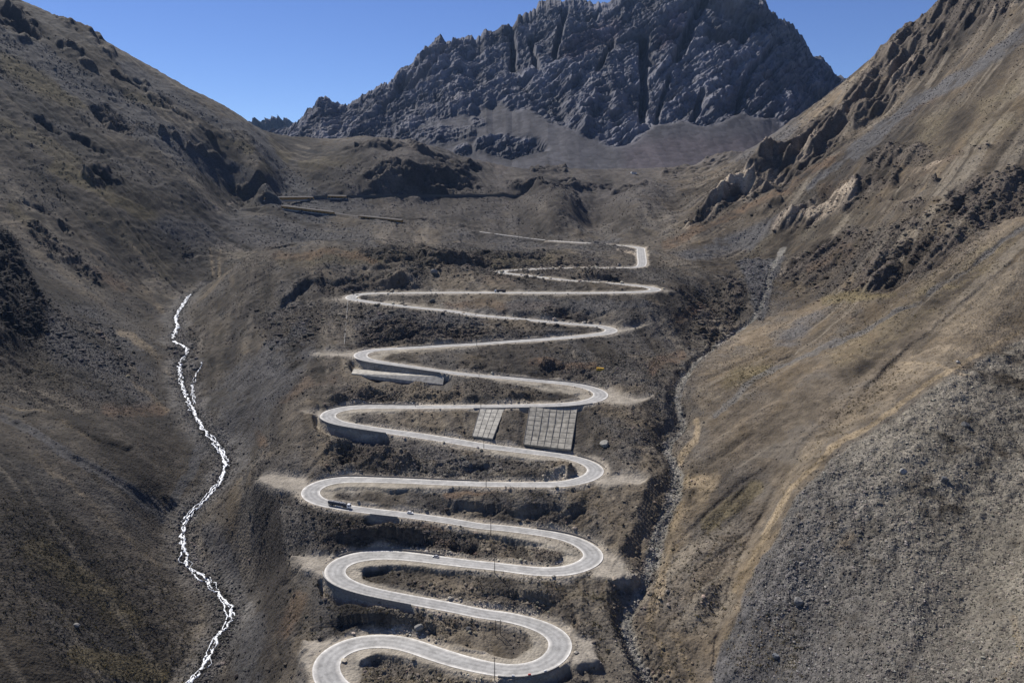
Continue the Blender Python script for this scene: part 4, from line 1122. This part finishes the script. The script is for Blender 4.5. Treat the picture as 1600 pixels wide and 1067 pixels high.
def truck(i,lat,flip,L,cabm,bodym,tank,label):
    p,d,nv=frame(i); pos=p+nv*lat; rz=math.atan2(d.y,d.x)+(math.pi if flip else 0)
    root=empty('tanker_truck' if tank else 'freight_truck',(pos.x,pos.y,pos.z+.08),rz,label,'truck'); root.rotation_euler=(0,-math.asin(d.z)*(-1 if flip else 1),rz)
    h=L/2
    m=MB(); m.prism([(h-2.3,.9),(h,.7),(h,1.9),(h-.25,3.0),(h-.7,3.35),(h-2.3,3.45)],-1.22,1.22); cab=m.build('cab',cabm,root,.1)
    m=MB(); m.prism([(h+.02,2.0),(h+.06,2.0),(h-.2,2.9),(h-.24,2.9)],-1.05,1.05); m.build('windscreen',M_glass,cab)
    for s_ in (-1,1): m=MB(); m.box((h-1.,s_*1.24,2.4),(.9,.04,.7)); m.build('side_window',M_glass,cab)
    for s_ in (-.8,.8): m=MB(); m.box((h+.03,s_,1.1),(.08,.4,.25)); m.build('headlight',M_lamp,cab)
    m=MB(); m.box((-.3,0,.95),(L-.8,.9,.3)); m.build('chassis',M_chas,root)
    if tank:
        m=MB(); m.tube((-h+.5,0,2.35),(h-3.4,0,2.35),1.25,n=20); m.tube((-h+.1,0,2.35),(-h+.5,0,2.35),.9,1.25,n=20); m.tube((h-3.4,0,2.35),(h-3.,0,2.35),1.25,.9,n=20); t=m.build('tank',bodym,root)
        m=MB(); m.box((-1,0,3.62),(L*.55,.5,.08)); m.build('walkway',M_grey,t)
        for x in (-L*.25,0,L*.18): m=MB(); m.tube((x,0,3.5),(x,0,3.85),.32,n=12); m.build('hatch',M_grey,t)
    else:
        m=MB(); m.box((-1.5,0,2.35),(L-3.4,2.45,2.3)); m.build('trailer_box',bodym,root,.05)
    for x in (h-1.2,h-4.,h-5.2,-h+1.2,-h+2.5,-h+3.8):
        for y in (-1.05,1.05): wheel(root,x,y,.5,.4)
    m=MB(); m.box((0,-1.15,.8),(L*.25,.1,.35)); m.build('side_guard',M_white,root)
def lane(i,u,v):
    p,d,nv=frame(i); a,r=rat(u,v); Y=p.z/r; q_=Vector((a*Y,Y,p.z)); return max(-3.,min(3.,(q_-p).dot(nv)))
i=ridx(533,791); truck(i,lane(i,533,792),RPu[i+1]<RPu[i],17.5,M_white,M_tank,True,'long dark tanker truck with a white cab leaving the left hairpin')
i=ridx(780,457); truck(i,lane(i,780,456),True if RPu[min(i+5,len(RP)-1)]>RPu[i] else False,15.,M_white,flat('dark_box_paint',(.03,.025,.025),.6),False,'dark box truck with a white cab on the high leg near the top')
i=ridx(640,801); car(i,lane(i,640,800.5),RPu[i+1]<RPu[i],M_white,'small white car driving alone ahead of the tanker truck')
i=ridx(678,870); car(i,lane(i,678,869.5),RPu[i+1]>RPu[i],M_grey,'silver car beside the low dark wall of the second hairpin')
# dark van on the far basin road
i=int(np.argmin(np.abs(project(FARP[:,0]/FARP[:,1],FARP[:,2]/FARP[:,1])[0]-905)))
i=ridx(931,382.5); truck(i,0.,True,9.,M_tank,M_tank,False,'small dark lorry on the thin road across the basin')
# yellow wreck on the slope
p=Vector(hit(938,579)); root=empty('wrecked_van',(p.x,p.y,p.z-.1),-.12,'orange yellow wrecked van body lying on the rocky slope','wreck')
m=MB(); m.prism([(-3.6,.2),(3.6,.1),(3.7,1.2),(3.3,2.5),(-3.4,2.9),(-3.7,1.5)],-1.2,1.2); b_=m.build('body',M_yel,root,.12)
m=MB(); m.box((-1.6,-1.23,1.9),(1.3,.06,.6)); m.build('window',M_glass,b_); m=MB(); m.box((.6,-1.23,1.85),(1.3,.06,.6)); m.build('window',M_glass,b_)
m=MB(); m.box((0,0,.0),(6.6,2.1,.5)); m.build('underbody',M_chas,root)
# ------------------------------------------------------------------ utility poles
def pole(u,vb,vt,label,lean=0.):
    g_=hit(u,vb); x,y,z=g_; a,r=rat(u,vt); H=max(6.,float(r)*y-z); H=min(H,15)
    root=empty('utility_pole',(x,y,z-.5),.15,label,'utility pole','utility poles crossing the switchbacks')
    m=MB(); m.tube((0,0,0),(lean,0,H+.5),.24,.15,n=8); m.build('shaft',M_wood,root)
    m=MB(); m.box((lean*.95,0,H-.2),(2.4,.18,.2)); arm=m.build('crossarm',M_wood,root)
    for q_ in (-1.05,0,1.05): m=MB(); m.tube((q_+lean*.95,0,H-.1),(q_+lean*.95,0,H+.35),.09,n=6); m.build('insulator',M_porc,arm)
    return root
pole(773,1063,1026,'utility pole below the bottom road leg, lowest of the row'); 
r_=empty('twin_pole',hit(778,993),.1,'twin utility poles joined by a crossarm inside the bottom right hairpin','utility pole','utility poles crossing the switchbacks')
for q_ in (-1.4,1.4): m=MB(); m.tube((q_,0,-.5),(q_,0,9.5),.22,.16,n=8); m.build('shaft',M_wood,r_)
m=MB(); m.box((0,-.3,8.6),(4.2,.2,.25)); m.build('crossarm',M_wood,r_)
pole(773,895,868,'utility pole on the road edge below the silver car'); pole(767,838,802,'utility pole below the leg that carries the tanker truck'); pole(759.6,761,738,'utility pole beside the road above the tanker truck leg')
pole(756,701,685,'utility pole at the foot of the pale gridded panel'); pole(751.4,638,626,'utility pole on the road above the pale gridded panel'); pole(748.6,589,578,'utility pole above the stone apron road leg'); pole(745,541,530,'highest utility pole, on the middle leg of the road')
pole(649,636,624,'utility pole behind the road left of the gridded panels')
# pale pipe down the slope
kk=[hit(543.6-.6*t,470+t*74/10) for t in range(11)]; kk=[Vector(k_) for k_ in kk]; c=kk[5]
root=empty('drain_pipe',c,0,'thin pale pipe running straight down the slope between left hairpins','pipe')
m=MB()
for a_,b_ in zip(kk[:-1],kk[1:]): m.tube(a_-c+Vector((0,0,.3)),b_-c+Vector((0,0,.3)),.28,n=6,cap=False)
m.build('pipe_run',M_conc,root)
# red and white kerb blocks at the bottom hairpin
k0=ridx(800,1058); k1=ridx(872,1050); n_=0
tgt=away(800,1000,k0)
ks=list(range(min(k0,k1),max(k0,k1),3))
root=empty('guard_blocks',RP[ks[len(ks)//2],:3],0,'row of red and white guard blocks on the bottom right hairpin edge','guard blocks')
c=Vector(RP[ks[len(ks)//2],:3])
for nn_,k in enumerate(ks):
    p,d,nv=frame(k); sg=outer(k,tgt)(k); q_=p+nv*sg*(RP[k,3]/2+.75)-c; m=MB(); m.box((q_.x,q_.y,q_.z+1.35),(1.5,.5,.7),math.atan2(d.y,d.x)); m.build('block',M_red if nn_%2 else M_white,root)
# ------------------------------------------------------------------ white torrent
def strands(P,specs,name,mat):
    co_=[];qq=[]
    L=np.arange(len(P))*3.
    t=np.gradient(P[:,:2],axis=0); t/=np.linalg.norm(t,axis=1)[:,None]; nr=np.stack([t[:,1],-t[:,0]],1)
    for (k0,k1,off,amp,wl_,wd,seed) in specs:
        o_=off+amp*vn(L/wl_,L*0+.5,seed)+amp*.5*vn(L/wl_*2.7,L*0+.5,seed+1); w_=wd*(1+.45*vn(L/7,L*0+.3,seed+2)+.35*vn(L/2.9,L*0+.3,seed+3))
        ks=range(int(k0*len(P)),int(k1*len(P))); b=len(co_)
        for j,k in enumerate(ks):
            wk=max(.18,float(w_[k]))*min(1,j/4+.2)
            zz=max(hz(P[k,0]+nr[k,0]*(o_[k]+s_*wk),P[k,1]+nr[k,1]*(o_[k]+s_*wk)) for s_ in (-1,0,1))
            for s_,dz_ in ((-1,-.25),(-.6,.12),(0,.28),(.6,.12),(1,-.25)):
                x_=P[k,0]+nr[k,0]*(o_[k]+s_*wk); y_=P[k,1]+nr[k,1]*(o_[k]+s_*wk); co_.append((x_,y_,zz+.12+dz_+.12*random.random()))
            if j: 
                for e in range(4): q0=b+(j-1)*5+e; qq.append((q0,q0+1,q0+6,q0+5))
    return quads_mesh(name,np.array(co_),np.array(qq),mat)
mw=bpy.data.materials.new('white_water'); mw.use_nodes=True; nt=mw.node_tree; b_=nt.nodes['Principled BSDF']; b_.inputs['Roughness'].default_value=.4
tc=nt.nodes.new('ShaderNodeTexCoord'); nz_=nt.nodes.new('ShaderNodeTexNoise'); nz_.inputs['Scale'].default_value=.55; nz_.inputs['Detail'].default_value=5; cr=nt.nodes.new('ShaderNodeValToRGB'); cr.color_ramp.elements[0].position=.33; cr.color_ramp.elements[0].color=(.10,.11,.12,1); cr.color_ramp.elements[1].position=.50; cr.color_ramp.elements[1].color=(.82,.85,.88,1)
nt.links.new(tc.outputs['Object'],nz_.inputs['Vector']); nt.links.new(nz_.outputs['Fac'],cr.inputs['Fac']); nt.links.new(cr.outputs['Color'],b_.inputs['Base Color'])
bp=nt.nodes.new('ShaderNodeBump'); bp.inputs['Distance'].default_value=.4; nt.links.new(nz_.outputs['Fac'],bp.inputs['Height']); nt.links.new(bp.outputs['Normal'],b_.inputs['Normal'])
SLd=catmull(SL[::2],1.2); SLd=SLd[:,:3]
def lens(P): return np.r_[0,np.cumsum(np.linalg.norm(np.diff(P[:,:2],axis=0),axis=1))]
wat=strands(SLd,[(0,.97,0,1.9,14,.95,1),(0,.9,0,2.8,18,.5,21),(.3,.97,.6,2.4,12,.5,33),(.0,.35,-2.2,1.8,16,.6,45),(.55,.97,-1.2,2.2,9,.6,57)],'water',mw); tag(wat,'white foaming torrent in the left gully',None,None,'structure')
br=catmull([hit(304,632),hit(300,610),hit(303,592),hit(312,576),hit(315,566)],1.2)
wat=strands(br,[(0,1,0,1.4,7,.5,1),(0,.7,1.2,1.4,8,.4,2)],'water',mw); tag(wat,'short side channel of the torrent',None,None,'structure')
print('objects',time.time()-T0)
# ------------------------------------------------------------------ scattered stones, scrub, boulders
def ico():
    bm=bmesh.new(); bmesh.ops.create_icosphere(bm,subdivisions=1,radius=1); v=np.array([x.co[:] for x in bm.verts]); f=np.array([[q.index for q in p.verts] for p in bm.faces]); bm.free(); return v,f
ico_v,ico_f=ico()
def gridpick(weight,n_):
    """random ground positions with density per square metre proportional to weight"""
    area=(YY*YY)*weight      # cell area grows with distance squared
    cdf=np.cumsum(area.ravel().astype(np.float64)); r=rng.uniform(0,cdf[-1],n_); k=np.searchsorted(cdf,r); i=k//NR; j=k%NR
    i=np.clip(i,0,NC-2); j=np.clip(j,0,NR-2); fx=rng.rand(n_); fy=rng.rand(n_)
    x=(XX[i,j]*(1-fx)+XX[i+1,j]*fx)*(1-fy)+(XX[i,j+1]*(1-fx)+XX[i+1,j+1]*fx)*fy; y=YY[i,j]*(1-fy)+YY[i,j+1]*fy
    z=(Z[i,j]*(1-fx)+Z[i+1,j]*fx)*(1-fy)+(Z[i,j+1]*(1-fx)+Z[i+1,j+1]*fx)*fy
    return x,y,z,GC[i,j,:3],i,j
inframe=((U>-80)&(U<1680)&(V>-20)&(V<1120)).astype(f4)
offroad=((DR>WR*.5+1.5)&((DF>6)|(YY<1200))&(UV['panel']<.1)&(UV['apron']<.35)).astype(f4)*(1-lb)
ov=np.array([(1,0,0),(-1,0,0),(0,1,0),(0,-1,0),(0,0,1),(0,0,-1)],float); of=np.array([(0,2,4),(2,1,4),(1,3,4),(3,0,4),(2,0,5),(1,2,5),(3,1,5),(0,3,5)])
def stones(wt,n_,smin,smax,pw,bright,name,label,lo=False,ysc=0):
    iv,if_=(ov,of) if lo else (ico_v,ico_f)
    x,y,z,c,i,j=gridpick(wt,n_)
    sz=smin*(smax/smin)**(rng.rand(n_)**pw); sz=sz*(np.maximum(1,y/ysc) if ysc else 1)
    variants=[iv*(1+.28*rng.randn(*iv.shape)*.8)*np.array([1,1,.75]) for _ in range(12)]
    vi=rng.randint(0,12,n_); base=np.array(variants)[vi]
    th=rng.uniform(0,6.283,n_); cs,sn=np.cos(th),np.sin(th); st=rng.uniform(.7,1.5,n_)
    bx=base[:,:,0]*st[:,None]; by=base[:,:,1]; 
    P_=np.stack([x[:,None]+(bx*cs[:,None]-by*sn[:,None])*sz[:,None],y[:,None]+(bx*sn[:,None]+by*cs[:,None])*sz[:,None],z[:,None]+(base[:,:,2]*.9+.25)*sz[:,None]],-1)
    F_=if_[None]+np.arange(n_)[:,None,None]*len(iv)
    br_=(bright[0]+(bright[1]-bright[0])*rng.rand(n_)**1.6)[:,None]; cc=np.clip(c*br_*(1+.03*rng.randn(n_,3)),.02,.6)
    cc=np.repeat(cc[:,None],len(iv),1).reshape(-1,3)
    o=quads_mesh(name,P_.reshape(-1,3),F_.reshape(-1,3),M_stone,cc,False); tag(o,label,None,None,'stuff'); return o
M_stone=lin_ground('stone',scale=2.,fa=.2,bump=.1,specks=.0)
persp=1/np.maximum(YY,250)**1.1
stones(UV['stony']**1.3*inframe*offroad*persp*(YY<1300)*(1-.75*near_sc),52000,.2,.85,2.4,(.6,2.4),'scattered_stones','countless grey stones strewn over the scree and road banks')
stones((.15+UV['rock']*1.4+.5*UV['stony'])*inframe*offroad*persp*(YY<1300)*(wc*.9+.25)*(DR<120),9000,.45,1.5,2.6,(.6,2.0),'scattered_rocks','larger rocks strewn over the banks between road legs')
stones((sstep(13,4,DL)+.7*sstep(9,3,DC)*cmask)*inframe*persp,7000,.3,1.1,2.0,(.8,1.7),'river_stones','rounded stones filling the gully beds')
stones((UV['stony']+UV['rock'])*inframe*((YY>800)&(YY<1400))*persp,6000,.9,3.2,2.2,(.6,1.7),'scattered_rocks','block field along the crest above the switchbacks')
stones(sstep(1320,-1,YY)*wr*UV['gravel']*inframe*sstep(0,1,XX)*(YY<640)*persp,90000,.12,.75,4.2,(.6,1.9),'scattered_stones','grey talus stones on the near right slope',True)
stones((.25+UV['stony']+.6*UV['rock']+.25*UV['gravel'])*(wl*.55+wr*.8+.5*wc)*sstep(-.5,.5,n_mid+.5*n_f+.2*stk)*inframe*offroad*persp*(1-near_sc)*(YY<1900),110000,.22,.8,2.6,(.5,2.3),'scattered_stones','stones and rubble strewn over both valley sides',True,560)
stones((.3+UV['stony'])*wc*sstep(-.6,.4,n_mid)*inframe*offroad*persp*(YY<1300),70000,.16,.55,2.4,(.5,2.4),'gravel_rubble','fine rubble covering the hill between the road legs',True,500)
# scrub tufts: many small blades in a dome
def scrub(wt,n_,smin,smax,cols_,name,label,leaf=14):
    x,y,z,c,i,j=gridpick(wt,n_); sz=smin+(smax-smin)*rng.rand(n_)**2
    a_=rng.uniform(0,6.283,(n_,leaf)); r_2=np.sqrt(rng.rand(n_,leaf)); h_=rng.rand(n_,leaf)*.8*(1.1-r_2*.7)
    cx_=x[:,None]+np.cos(a_)*r_2*sz[:,None]; cy_=y[:,None]+np.sin(a_)*r_2*sz[:,None]; cz_=z[:,None]+h_*sz[:,None]
    base=np.stack([cx_,cy_,cz_],-1)[:,:,None,:]; off=rng.randn(n_,leaf,3,3)*.30*sz[:,None,None,None]
    P_=(base+off).reshape(-1,3); F_=np.arange(len(P_)).reshape(-1,3)
    k_=rng.randint(0,len(cols_),n_); cc=np.array(cols_)[k_]*(1+.2*rng.randn(n_,1)); cc=np.clip(np.repeat(cc,leaf*3,0),.01,.4)
    o=quads_mesh(name,P_,F_,M_stone,cc,False); tag(o,label,None,None,'stuff'); return o
scr=newmap(); many(scr,'''
p .8 8 1130,990 1200,955 1255,960 1262,1020 1240,1067 1130,1067
p .5 10 1300,500 1440,420 1560,350 1580,390 1480,470 1330,560
p .5 8 1280,640 1400,560 1420,590 1300,680
p .7 10 0,780 120,820 260,900 330,980 300,1067 0,1067
p .5 10 1060,850 1120,820 1200,900 1120,1000 1080,1067 1020,1067 1000,960
p .7 8 840,900 980,880 980,1000 900,1060 900,960
p .8 8 560,880 900,905 860,940 660,920 560,900
p .7 8 500,930 660,955 760,990 640,980 520,960
p .6 8 440,920 520,900 500,990 440,1040
p .5 8 540,1040 760,1067 560,1067
p .5 8 500,790 560,800 820,850 860,870 600,850 500,840
p .35 8 500,690 900,730 880,745 500,745
p .3 8 560,600 860,620 860,630 560,632
p .4 8 740,770 960,780 980,860 900,830
p .7 8 1130,595 1200,560 1240,560 1180,620
p .7 8 1280,475 1390,450 1390,480 1290,500
p .3 8 880,560 1040,560 1060,640 960,640
''')
scr=sample(scr,U,V)*sstep(-.5,.6,n_mid+.6*n_f+.4)
scrub(scr*inframe*offroad*persp*(YY<900),9000,.35,1.15,[(.055,.05,.026),(.075,.06,.03),(.045,.04,.025),(.10,.08,.035)],'scrub','low dark scrub tufts dotted over the slopes')
scrub((UV['tan']+.35*UV['olive'])*inframe*offroad*persp*(YY<800),7000,.3,.9,[(.22,.17,.08),(.16,.12,.06),(.28,.21,.11)],'dry_grass','dry straw coloured grass tufts on the tan banks',10)
# single boulders that stand out
def boulder(u,v,s_,label,seed,col_=(.17,.165,.155)):
    p=hit(u,v); r_=np.random.RandomState(seed)
    bm=bmesh.new(); bmesh.ops.create_icosphere(bm,subdivisions=3,radius=1)
    dirs=[Vector(r_.randn(3)).normalized() for _ in range(9)]; ds=[.55+.35*r_.rand() for _ in range(9)]
    for vt in bm.verts:
        for d_,k_ in zip(dirs,ds):
            e=vt.co.dot(d_)-k_
            if e>0: vt.co-=d_*e
        vt.co+=vt.co*.05*float(vn(np.array([vt.co.x*2.5+seed]),np.array([vt.co.y*2.5+vt.co.z*2]),3)[0])
        vt.co.x*=1.15; vt.co*=s_
    me=bpy.data.meshes.new('boulder'); bm.to_mesh(me); bm.free(); me.materials.append(flat('boulder_rock',col_,.9,0,.3,.7)); o=bpy.data.objects.new('boulder',me); COL.objects.link(o); o.location=(p[0],p[1],p[2]+s_*.35)
    tag(o,label,'boulder','boulders that stand out on the slopes')
boulder(945,697,3.6,'big pale boulder with a deep shadow right of the large stone panel',1,(.24,.23,.2))
boulder(655,984,2.5,'grey boulder between the two lowest road legs',2)
boulder(732,985,1.7,'dark boulder right of the grey one between the lowest legs',3,(.08,.078,.075))
boulder(1247,944,2.6,'split grey boulder at the foot of the near scree',4)
boulder(1212,1028,1.6,'bluish boulder amid the tan scrub patch',5,(.13,.14,.15))
boulder(1411,740,2.0,'pale boulder alone on the near scree slope',6,(.26,.25,.23))
boulder(1475,750,1.9,'dark boulder right of the pale one on the scree',7,(.1,.1,.1))
boulder(1508,666,2.4,'flat dark boulder high on the near scree',8,(.1,.098,.095))
boulder(678,428,4.5,'large block above the upper left hairpin in the block field',9)
boulder(676,473,3.6,'dark block between the two upper road legs',10,(.1,.095,.085))
boulder(1497,568,1.6,'white boulder at the top of the tan path',12,(.4,.38,.34))
boulder(120,980,1.8,'small grey boulder on the lower left slope',13)
print('scatter',time.time()-T0)



print('script',time.time()-T0)
